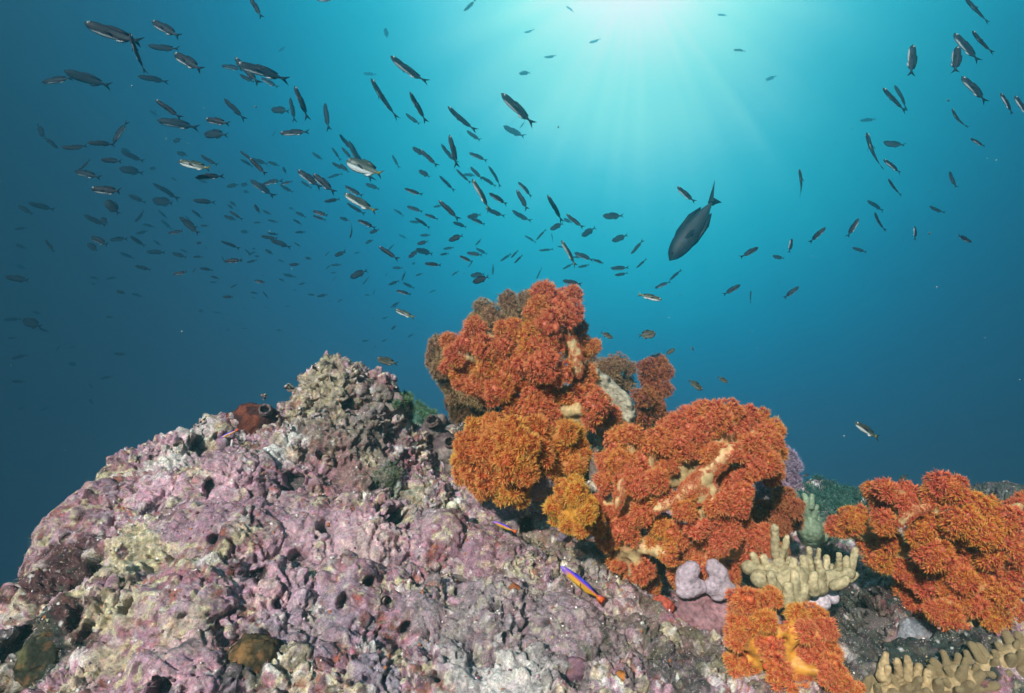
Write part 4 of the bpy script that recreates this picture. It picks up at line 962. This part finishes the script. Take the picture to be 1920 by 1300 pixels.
    M['anthias'] = m
    m, t, b = material('fish_eye_dark'); b.inputs['Base Color'].default_value = (0.008, 0.008, 0.01, 1); b.inputs['Roughness'].default_value = 0.15; M['eye'] = m
    m, t, b = material('fish_eye_ring'); b.inputs['Base Color'].default_value = (0.5, 0.52, 0.5, 1); b.inputs['Roughness'].default_value = 0.3; M['ring'] = m
    return M
FM = fish_materials()

def bend_pts(v, bend):
    "curve the fish sideways: bend is the tail swing"
    v = v.copy(); x = v[:, 0]
    s = np.clip(0.25 - x, 0, None)
    v[:, 1] += bend * s * s * 1.1
    return v

def fish_body(asp, bend, shape='chromis', nseg=16, nring=12):
    "lofted body; x from 0.5 (snout) to the tail root"
    xs = np.linspace(0, 1, nseg)
    end = -0.33 if shape != 'unicorn' else -0.36
    V = []; rings = []
    for i, s in enumerate(xs):
        x = 0.5 + (end - 0.5) * s
        if shape == 'unicorn':
            h = (math.sin(math.pi * min(1, s ** 0.72)) ** 0.80) * (1 - 0.12 * s) + 0.07 * s
            if s == 0: h = 0.10
            zc = 0
        else:
            h = (math.sin(math.pi * min(1, s ** 0.70)) ** 0.72) * (1 - 0.25 * s) + 0.17 * s
            if s == 0: h = 0.12
            zc = -0.06 * asp * math.sin(math.pi * s)
        h = max(h, 0.10) * asp * 0.5
        w = h * (0.52 - 0.25 * s)
        if shape == 'slim': w = h * (0.7 - 0.3 * s)
        ring = []
        for k in range(nring):
            a = 2 * math.pi * k / nring
            ring.append(len(V)); V.append((x, w * math.sin(a), zc + h * math.cos(a)))
        rings.append(ring)
    Fc = []
    for a, b in zip(rings[:-1], rings[1:]):
        for k in range(nring):
            Fc.append((a[k], a[(k + 1) % nring], b[(k + 1) % nring], b[k]))
    hd = len(V); V.append((0.512, 0, -0.01 * asp)); tl = len(V); V.append((end - 0.01, 0, 0))
    for k in range(nring):
        Fc.append((hd, rings[0][(k + 1) % nring], rings[0][k], hd)); Fc.append((tl, rings[-1][k], rings[-1][(k + 1) % nring], tl))
    return bend_pts(np.array(V), bend), [tuple(dict.fromkeys(f)) for f in Fc]

def slab(outline, th, bend, y=0.0):
    "a thin fin with real thickness, thicker in the middle of its outline"
    n = len(outline); o = np.array(outline); c = o.mean(0)
    V = [(x, y, z) for x, z in outline] + [(c[0], y + th, c[1]), (c[0], y - th, c[1])]
    Fc = []
    for k in range(n):
        j = (k + 1) % n
        Fc.append((k, j, n)); Fc.append((j, k, n + 1))
    return bend_pts(np.array(V), bend), Fc

def fins(asp, bend, shape):
    h = asp * 0.5
    if shape == 'unicorn':
        tail = [(-0.34, 0.035), (-0.40, 0.055), (-0.47, 0.078), (-0.64, 0.135), (-0.47, 0.055), (-0.435, 0.02), (-0.43, -0.03), (-0.435, -0.10), (-0.38, -0.055), (-0.34, -0.035)]
        dors = [(0.30, h * 0.80), (0.15, h * 1.13), (-0.10, h * 1.10), (-0.26, h * 0.60), (-0.22, h * 0.40), (0.0, h * 0.80), (0.15, h * 0.85)]
        anal = [(x, -z) for x, z in dors[:]]
    elif shape == 'anthias':
        tail = [(-0.31, 0.028), (-0.38, 0.06), (-0.50, 0.085), (-0.485, 0.0), (-0.50, -0.085), (-0.38, -0.06), (-0.31, -0.028)]
        dors = [(0.28, h * 0.62), (0.22, h * 1.15), (-0.05, h * 1.12), (-0.24, h * 0.85), (-0.30, h * 0.30), (0.0, h * 0.5)]
        anal = [(0.02, -h * 0.8), (-0.12, -h * 1.12), (-0.25, -h * 0.62), (-0.28, -h * 0.25), (-0.1, -h * 0.4)]
    else:
        t = 0.085 + asp * 0.12
        tail = [(-0.31, 0.022), (-0.38, 0.05), (-0.50, t), (-0.44, 0.035), (-0.395, 0.0), (-0.44, -0.035), (-0.50, -t), (-0.38, -0.05), (-0.31, -0.022)]
        dors = [(0.22, h * 0.72), (0.12, h * 1.18), (-0.06, h * 1.14), (-0.20, h * 0.86), (-0.27, h * 0.62), (-0.24, h * 0.25), (0.0, h * 0.6)]
        anal = [(-0.02, -h * 0.75), (-0.09, -h * 1.22), (-0.18, -h * 0.95), (-0.26, -h * 0.55), (-0.20, -h * 0.3)]
    R = {'tail_fin': slab(tail, 0.006, bend), 'dorsal_fin': slab(dors, 0.006, bend), 'anal_fin': slab(anal, 0.005, bend)}
    return R

def ball(c, r, n=8, m=5):
    V = []; Fc = []
    for i in range(m + 1):
        a = math.pi * i / m
        for k in range(n):
            b = 2 * math.pi * k / n
            V.append((c[0] + r * math.sin(a) * math.cos(b), c[1] + r * 0.6 * math.cos(a), c[2] + r * math.sin(a) * math.sin(b)))
    for i in range(m):
        for k in range(n):
            Fc.append((i * n + k, i * n + (k + 1) % n, (i + 1) * n + (k + 1) % n, (i + 1) * n + k))
    return np.array(V), Fc

def to_mesh(name, parts, mat):
    V = []; Fc = []; o = 0
    for v, f in parts:
        V.extend(map(tuple, v)); Fc.extend(tuple(i + o for i in q) for q in f); o += len(v)
    me = bpy.data.meshes.new(name); me.from_pydata(V, [], Fc); me.validate(); me.materials.append(mat)
    for p in me.polygons: p.use_smooth = True
    return me

ASP = {'s': 0.155, 'm': 0.22, 'd': 0.34, 'r': 0.48}
_fish_cache = {}
def fish_meshes(code, bend, skin, shape='chromis', full=True):
    key = (code, bend, skin, shape, full)
    if key in _fish_cache: return _fish_cache[key]
    asp = ASP.get(code, code)
    body = fish_body(asp, bend, 'slim' if code == 's' else shape)
    fn = fins(asp, bend, shape)
    if full:
        R = {'body': to_mesh('body', [body], FM[skin])}
        for k, v in fn.items(): R[k] = to_mesh(k, [v], FM[skin])
        pz = -0.02
        pf = []
        for sgn in (-1, 1):
            V = np.array([(0.20, sgn * asp * 0.2, 0.01), (0.08, sgn * (asp * 0.2 + 0.05), -0.005), (0.05, sgn * (asp * 0.2 + 0.055), -0.05), (0.17, sgn * asp * 0.2, -0.035), (0.11, sgn * (asp * 0.2 + 0.035), -0.02)])
            pf.append(to_mesh('pectoral_fin', [(V, [(0, 1, 4), (1, 2, 4), (2, 3, 4), (3, 0, 4)])], FM['dark' if skin in ('chromis', 'bright') else skin]))
        R['pectoral_fin'] = pf
        er = 0.030 if shape != 'unicorn' else 0.016
        if shape == 'anthias': er = 0.018
        ex = 0.425; s = (0.5 - ex) / 0.83
        hh = max((math.sin(math.pi * min(1, s ** 0.70)) ** 0.72) * (1 - 0.25 * s) + 0.17 * s, 0.1) * asp * 0.5
        ey = hh * (0.50 if code != 's' else 0.66) * 0.86
        R['eye'] = []
        for sgn in (-1, 1):
            R['eye'].append((to_mesh('eye', [ball((ex, sgn * ey, asp * 0.08), er)], FM['ring' if shape != 'unicorn' else 'unicorn']),
                             to_mesh('pupil', [ball((ex, sgn * (ey + er * 0.22), asp * 0.08), er * 0.66)], FM['eye'])))
    else:
        R = to_mesh('small_fish', [fish_body(asp, bend, 'slim' if code == 's' else shape, 10, 8)] + list(fn.values()), FM[skin])
    _fish_cache[key] = R
    return R

def fish_frame(hx, hy, tx, ty, d, yaw):
    "4x4 matrix: x axis tail to head, z axis the back"
    H = P(hx, hy, d); T = P(tx, ty, d)
    L2 = (H - T).length
    Fw = (H - T).normalized()
    toward = -((H + T) * 0.5).normalized()
    a = math.radians(yaw)
    Fw3 = (Fw * math.cos(a) + toward * math.sin(a)).normalized()
    L = L2 / max(0.5, math.cos(a))
    upref = Vector((0, 0, 1)) - Fw3 * Fw3.z
    if upref.length < 0.35:
        upref = upref + RIGHT * 0.5; upref = upref - Fw3 * upref.dot(Fw3)
    Z = upref.normalized(); Y = Z.cross(Fw3).normalized(); Z = Fw3.cross(Y).normalized()
    M3 = Matrix((Fw3, Y, Z)).transposed().to_4x4()
    c = (H + T) * 0.5
    return Matrix.Translation(c) @ M3 @ Matrix.Scale(L, 4), L

def place_fish(name, hx, hy, tx, ty, code, d, skin, label, cat, group=None, bend=0.0, yaw=0, shape='chromis', full=True, roll=0):
    M4, L = fish_frame(hx, hy, tx, ty, d, yaw)
    if roll: M4 = M4 @ Matrix.Rotation(math.radians(roll), 4, 'X')
    if full:
        R = fish_meshes(code, bend, skin, shape, True)
        root = link(name, R['body']); root.matrix_world = M4
        # the body is the thing itself; fins and eyes move with it
        for k in ('tail_fin', 'dorsal_fin', 'anal_fin'): link(k, R[k], root)
        for q in R['pectoral_fin']: link('pectoral_fin', q, root)
        for a, b in R['eye']:
            e = link('eye', a, root); link('pupil', b, e)
    else:
        root = link(name, fish_meshes(code, bend, skin, shape, False)); root.matrix_world = M4
    tag(root, label, cat, group)
    return root

# head x, head y, tail x, tail y, shape, nearness (1 near .. 5 far), in photo pixels
SCHOOL = """170 47 262 83 m1;246 70 267 133 s1;130 136 203 162 m2;79 154 138 146 m2;282 38 342 72 m1;282 86 336 96 m2;322 97 385 136 m1
264 144 311 152 m2;293 188 340 222 s1;280 205 297 220 m5;467 -8 493 37 s1;590 -3 638 4 m2;522 98 536 86 m5;440 107 490 163 s1;452 122 537 146 m1
414 123 456 130 m2;450 140 478 157 m2;490 146 523 166 m2;553 163 579 223 s1;609 190 615 247 s2;419 184 458 224 s2;507 205 543 208 d2;544 183 553 229 s2
383 223 432 232 m1;380 252 426 250 d2;525 250 581 247 m1;299 226 369 238 m2;325 265 341 262 r3;212 268 238 225 m2;169 268 211 269 m2;120 276 164 279 m2
82 258 71 231 d3;106 276 83 257 m3;188 299 230 303 m2;232 286 266 303 m3;230 280 246 292 r4;225 316 266 323 d3;281 316 294 316 r4;137 320 190 333 m2
148 318 172 301 s2;169 353 235 362 m1;240 365 272 380 m3;199 375 222 401 r2;33 385 62 402 m3;60 382 98 393 m3;162 405 196 424 m3;189 408 203 420 r3
252 417 275 395 m3;267 420 290 426 m4;290 346 333 370 s3;285 374 330 384 d3;297 395 312 408 m4;303 413 322 430 m4;331 285 353 293 d3;377 291 411 315 s2
335 302 400 320 m1;370 333 417 328 m1;372 337 392 346 m4;321 332 333 341 m4;365 376 402 380 m2;318 368 334 370 m3;361 395 378 408 m3;347 405 358 415 m4
450 283 476 304 s2;468 297 502 331 s1;453 300 473 311 m3;472 298 502 308 m3;502 303 525 312 m3;531 314 536 326 r3;425 350 448 346 d3;451 346 467 347 r4
456 358 468 361 r4;470 338 513 367 m2;490 347 529 335 m2;525 346 550 340 m2;527 348 549 362 m3;507 369 521 364 m3;557 318 602 351 m1;586 325 629 363 m1
584 284 609 305 s3;563 339 584 353 s3;622 276 638 300 s3;623 305 646 320 m2;614 334 642 324 s3;609 378 637 374 m2;586 395 618 407 m1;588 405 609 414 m2
478 384 486 401 d2;493 394 510 405 m3;430 377 446 388 m3;426 383 439 394 m3;429 395 455 412 s2;419 404 446 415 m3;475 418 491 417 m3;541 389 552 393 d4
554 397 574 408 m3;550 412 566 421 m3;501 412 523 418 s3;510 256 519 243 s4;376 423 392 424 m3;340 413 378 442 s2;337 408 371 430 m2;315 437 346 434 m2
452 434 466 436 r4;417 453 448 465 s2;322 474 352 484 m3;340 468 352 474 m4;361 482 380 481 m3;369 456 379 456 r3;384 460 387 470 s4;420 490 456 488 m1
416 480 421 493 s4;463 492 482 488 m3;460 468 471 479 m4;465 479 480 471 m4;473 466 480 467 r4;478 480 488 482 d3;491 443 520 449 m2;503 437 521 440 m3
508 450 545 464 m2;496 467 515 479 m3;551 454 565 464 s3;554 436 572 435 m3;521 487 534 492 m4;541 496 566 497 m2;572 483 584 486 d3;609 481 618 471 s3
627 480 648 472 d2;621 497 641 497 m3;611 505 620 497 s3;530 514 555 520 m4;522 522 536 529 m4;560 534 573 530 m3;620 512 632 511 m4;623 527 632 518 s4
525 541 532 543 m5;549 543 558 545 m4;577 552 592 554 m3;594 556 616 553 m3;633 567 643 560 m4;325 514 353 511 m1;361 511 368 502 s3;376 503 398 506 m3
396 518 411 523 m3;394 529 407 530 m4;432 540 446 533 m3;476 525 501 533 m2;464 525 466 516 s4;470 548 484 551 m3;472 557 480 560 m4;493 547 503 560 s3
417 556 440 558 m2;372 582 382 584 r5;401 584 416 588 m5;455 579 463 580 m5;496 577 502 577 r5;534 575 545 573 m5;168 442 208 462 m2;163 455 186 473 d3
204 450 240 447 m3;247 445 270 461 m3;255 438 280 434 m4;275 472 312 474 m3;228 475 250 485 m4;255 499 282 506 m3;85 450 105 475 s3;30 430 49 427 m4
28 458 48 466 m4;31 497 49 505 d5;12 519 60 528 m4;216 545 239 552 m3;248 551 268 557 m5;168 519 187 524 m4;200 524 217 519 m4;170 529 182 536 d5
288 451 302 460 m4;62 584 77 590 d5;198 594 214 596 m4;10 600 37 598 m4;40 598 82 615 d4;75 616 92 624 m4;17 634 31 634 m4;104 659 117 645 s4
22 673 50 665 m4;131 652 142 651 m5;214 663 239 665 m4;130 681 144 685 r5;23 715 47 716 m4;190 710 208 706 m4;167 749 178 758 r5;165 720 176 728 m5
33 769 48 762 m5;77 770 91 764 m5;517 619 530 620 m5;424 618 432 620 r5;453 616 466 616 m5;738 110 795 158 m1;700 155 740 222 s1;770 176 799 229 s1
760 212 790 239 s2;843 203 888 248 s1;874 244 905 269 s2;943 178 1001 234 m1;944 236 985 261 m3;975 240 985 228 s5;870 20 893 2 m3;722 52 727 74 d4
682 138 705 140 m5;1020 107 1045 108 m5;973 138 995 136 d4;983 61 1003 58 m5;1062 12 1076 22 m5;1105 80 1127 76 m5;1375 94 1400 94 m4;1437 149 1455 145 d5
1345 28 1365 28 m5;1612 227 1644 223 m5;735 290 748 315 s3;637 252 662 286 s2;656 268 693 342 s2;640 276 662 301 s2;650 301 720 330 d1;638 307 655 325 m2
774 276 797 294 d2;788 280 822 315 s1;828 271 855 310 s2;843 253 858 314 s1;880 287 914 301 m2;785 319 807 333 d2;825 331 852 358 s2;856 318 882 345 s2
869 327 893 330 m3;881 312 906 338 s2;903 332 931 349 m2;917 313 942 349 s2;887 339 921 394 s1;918 363 952 383 m1;760 354 791 367 m1;684 344 714 356 m3
648 349 680 371 m2;648 364 706 399 m1;652 382 683 402 s2;738 392 758 405 s3;763 387 793 398 m2;797 402 822 411 m2;822 375 862 413 s1;812 388 831 386 m3
912 391 945 408 m2;876 407 902 404 d2;883 410 911 420 m2;850 417 876 426 m2;779 409 807 427 s2;768 415 790 419 m3;672 413 704 427 m1;638 408 655 415 d3
656 447 665 418 s1;693 437 711 430 d2;686 432 689 425 s4;709 461 748 488 s1;728 469 739 458 s3;685 457 700 449 d3;748 440 763 448 m5;787 441 809 442 m3
782 457 804 454 d2;766 483 786 469 d2;780 468 812 476 d2;841 451 868 441 d1;831 467 852 464 m3;825 478 842 475 m3;891 460 904 449 m3;893 466 914 477 m3
875 474 906 479 m2;862 480 886 492 m1;878 501 887 489 s3;797 494 827 498 m1;664 476 676 472 m4;640 476 651 467 m3;735 502 756 503 m3;656 521 688 506 d2
722 519 727 511 s4;753 527 761 508 s3;773 496 779 492 r4;779 517 794 513 m3;847 517 860 508 m3;680 534 692 519 s3;729 534 748 527 m3;756 530 776 541 m3
743 545 771 552 m1;882 517 909 514 d2;886 529 918 519 d1;924 516 925 495 s3;938 490 960 475 s3;805 549 818 543 m4;699 553 703 543 s4;683 553 695 554 m4
735 573 751 567 m3;731 576 747 575 m4;741 580 780 598 m1;717 598 728 594 m4;734 618 743 610 d3;679 640 692 639 m4;716 641 726 636 m4;765 632 776 626 m4
701 649 706 652 r5;972 342 999 368 m2;968 355 994 400 s1;961 395 993 418 m2;1027 367 1057 417 s1;1062 401 1095 431 s1;1057 410 1073 419 d3;1032 430 1056 419 d2
1090 443 1115 428 d2;1130 405 1169 406 d2;1147 452 1176 442 d2;984 442 1006 455 s3;1006 450 1023 430 s2;1034 438 1038 455 s3;1045 462 1058 464 m3
1053 452 1083 500 s1;1077 474 1113 488 m2;1074 482 1090 483 m3;1112 487 1134 494 m2;1010 470 1038 468 s3;958 484 972 469 s2;964 494 980 478 s2;1006 523 1016 502 s3
1055 505 1075 494 s3;1084 501 1106 498 m3;1144 503 1179 503 m2;1152 516 1177 514 m2;1183 477 1207 449 s2;1194 502 1212 486 s2;1255 526 1277 506 s2
1229 540 1256 528 m2;1055 526 1091 534 m1;1270 350 1303 381 m1;1810 -3 1855 45 s1;1789 63 1837 117 m1;1823 58 1860 104 s1;1796 83 1790 145 m1;1712 81 1708 147 m1
1804 145 1853 190 m1;1655 165 1700 212 s1;1677 160 1706 204 s2;1785 204 1805 245 s1;1876 175 1902 214 m1;1903 180 1932 224 m1;1625 250 1646 323 s1
1660 267 1692 276 d2;1656 299 1693 325 m1;1665 335 1688 370 s1;1818 259 1849 276 m1;1781 321 1790 358 s1;1625 376 1660 396 m2;1640 398 1655 436 s1
1742 386 1768 402 m2;1499 319 1508 369 s1;1546 428 1519 453 m1;1609 411 1589 445 m1;1715 424 1718 450 m1;1824 455 1791 440 m1;1423 463 1390 482 m1
1485 447 1480 475 m1;1449 480 1469 486 d2;1600 465 1623 473 m2;1388 534 1356 553 m1;1408 545 1406 569 s2;1497 538 1470 559 m1"""
DEPTH = {1: 2.1, 2: 3.5, 3: 5.6, 4: 8.6, 5: 11.8}
def build_school():
    items = []
    for tok in SCHOOL.replace('\n', ';').split(';'):
        a = tok.split(); hx, hy, tx, ty = map(float, a[:4]); items.append((hx, hy, tx, ty, a[4][0], int(a[4][1])))
    recs = []
    for hx, hy, tx, ty, code, near in items:
        L = math.hypot(hx - tx, hy - ty); cxp, cyp = (hx + tx) / 2, (hy + ty) / 2
        d = DEPTH[near] * rnd.uniform(0.88, 1.12)
        # far small fish keep a plausible size: a fish of 3.5 to 14 cm
        d = min(max(d, 0.035 * F / L), 0.23 * F / L)
        horiz = ('far left' if cxp < 260 else 'left' if cxp < 560 else 'middle left' if cxp < 830 else 'middle' if cxp < 1150 else 'right' if cxp < 1560 else 'far right')
        vert = ('at the very top' if cyp < 110 else 'high' if cyp < 230 else 'upper mid water' if cyp < 330 else 'mid water' if cyp < 420 else 'lower mid water' if cyp < 520 else 'low over the reef')
        size = 'large' if L > 62 else 'medium' if L > 38 else 'small' if L > 20 else 'tiny'
        tone = {1: 'dark silver bellied', 2: 'dark', 3: 'dim blue', 4: 'faint blue', 5: 'very faint'}[near]
        form = {'s': 'slender', 'm': 'spindle shaped', 'd': 'deep bodied', 'r': 'rounded'}[code]
        ang = math.degrees(math.atan2(ty - hy, tx - hx))
        head = 'head left' if abs(ang) < 28 else 'head up' if 60 <= ang <= 120 else 'head down' if -120 <= ang < -28 and tx - hx < 40 and abs(ang) > 28 else 'head up left' if 0 < ang < 60 else 'head right'
        lab = f'{size} {tone} {form} fish {head}, {vert} {horiz}'.replace('dark silver bellied', 'silver bellied')
        recs.append([lab, cxp, cyp, (hx, hy, tx, ty, code, near, d, L)])
    by = {}
    for r in recs: by.setdefault(r[0], []).append(r)
    for k, rs in by.items():
        if 2 <= len(rs) <= 4:
            rs.sort(key=lambda r: r[1])
            names = {2: ['left one', 'right one'], 3: ['leftmost one', 'middle one', 'rightmost one'], 4: ['leftmost', 'second left', 'third left', 'rightmost']}[len(rs)]
            for r, q in zip(rs, names): r[0] = r[0] + ', ' + q
    bright = {(650, 301), (648, 364), (887, 339), (1053, 452), (741, 580), (335, 302)}
    for lab, cxp, cyp, (hx, hy, tx, ty, code, near, d, L) in recs:
        isb = (int(hx), int(hy)) in bright
        full = (near == 1 and L > 44) or isb
        bend = rnd.choice([0.0, 0.12, -0.12, 0.25, -0.25, 0.4] if L < 60 else [0.0, 0.12, -0.15, 0.22])
        yaw = rnd.uniform(-25, 25)
        skin = 'bright' if isb else ('chromis' if near == 1 or (near == 2 and rnd.random() < .4) else 'dark')
        if code in 'dr' and not isb: skin = 'dark'
        if isb: lab = lab.replace('silver bellied', 'white bellied')
        place_fish('chromis', hx, hy, tx, ty, code, d, skin, lab, 'fish', 'small chromis schooling above the reef', bend=bend, yaw=yaw, full=full, roll=rnd.uniform(-10, 10))
build_school()

# single fish that differ from the school
place_fish('unicornfish', 1256, 488, 1346, 364, 0.265, 2.4, 'unicorn', 'big dark grey unicornfish with a long tail streamer swimming down right of centre', 'fish', shape='unicorn')
place_fish('chromis', 1240, 562, 1196, 552, 'm', 1.25, 'bright', 'small bright silver white fish with yellow tail, head right, above the orange coral', 'fish', yaw=10)
place_fish('chromis', 1600, 790, 1652, 825, 'm', 1.5, 'bright', 'olive and silver fish with forked tail alone at lower right over the corals', 'fish', yaw=20)
place_fish('chromis', 708, 672, 744, 684, 'd', 1.6, 'damsel', 'dark fish with spread forked tail between the rock knoll and the tall coral', 'fish', bend=0.5, yaw=15)
DAM = [(1149, 634, 1126, 623, 'd', 1.6, 'small brown damselfish head right just right of the tall coral'),
       (1229, 625, 1197, 630, 'r', 1.6, 'roundish brown damselfish head right, largest of the brown ones over the corals'),
       (1265, 654, 1247, 666, 'd', 1.9, 'small dark damselfish above the dull red coral branch'),
       (1317, 731, 1290, 712, 'd', 1.5, 'brown damselfish with pale belly hovering over the middle orange coral'),
       (1365, 717, 1345, 707, 'd', 1.6, 'small brown damselfish with a pale rear right of its neighbour'),
       (1296, 650, 1301, 659, 'd', 2.6, 'tiny dark damselfish right of the dull red branch'),
       (1506, 894, 1518, 889, 'd', 2.6, 'tiny dark damselfish over the green rock'),
       (1684, 906, 1702, 889, 'd', 1.9, 'black damselfish half hidden behind the far right orange coral'),
       (1884, 940, 1892, 918, 'd', 1.9, 'black damselfish at the right edge behind the orange coral')]
for hx, hy, tx, ty, c, d, lab in DAM:
    place_fish('damselfish', hx, hy, tx, ty, c, d, 'damsel', lab, 'fish', 'brown damselfish hovering over the corals', full=d < 1.7)

# small orange fish with blue backs close over the rock
for hx, hy, tx, ty, lab, bn in ((1053, 1063, 1134, 1131, 'long orange yellow fish with violet blue back over the rock below the corals', -0.12),
                               (925, 978, 969, 998, 'small orange fish with violet blue back on the mauve rock below the golden coral', 0.1),
                               (414, 821, 446, 806, 'tiny orange and blue fish at the brown sponge on the left ridge', 0.0)):
    l0, _n0 = hit((hx + tx) / 2, (hy + ty) / 2)
    place_fish('orange_blue_fish', hx, hy, tx, ty, 0.145, l0.dot(FWD) - 0.05, 'anthias', lab, 'fish', 'orange fish with blue backs over the rock', shape='anthias', bend=bn, yaw=-6 if hx > 500 else 10)

# ---------------------------------------------------------------- the water body as even haze
def build_haze():
    x0, x1, y0, y1, z0, z1 = -16, 16, -0.6, 15, -5.0, 10.5
    me = bpy.data.meshes.new('haze')
    v = [(x, y, z) for x in (x0, x1) for y in (y0, y1) for z in (z0, z1)]
    me.from_pydata(v, [], [(0, 1, 3, 2), (4, 6, 7, 5), (0, 4, 5, 1), (2, 3, 7, 6), (0, 2, 6, 4), (1, 5, 7, 3)])
    m = bpy.data.materials.new('water_haze'); m.use_nodes = True
    t = m.node_tree; t.nodes.clear()
    o = nd(t, 'ShaderNodeOutputMaterial'); pv = nd(t, 'ShaderNodeVolumePrincipled')
    pv.inputs['Color'].default_value = (0.22, 0.74, 0.90, 1)
    pv.inputs['Density'].default_value = HAZE_DENSITY
    pv.inputs['Anisotropy'].default_value = 0.88
    t.links.new(pv.outputs[0], o.inputs['Volume'])
    me.materials.append(m)
    tag(link('haze', me), 'blue green seawater filling the space between the reef and the fish', 'water', kind='stuff')
HAZE_DENSITY = 0.125
build_haze()
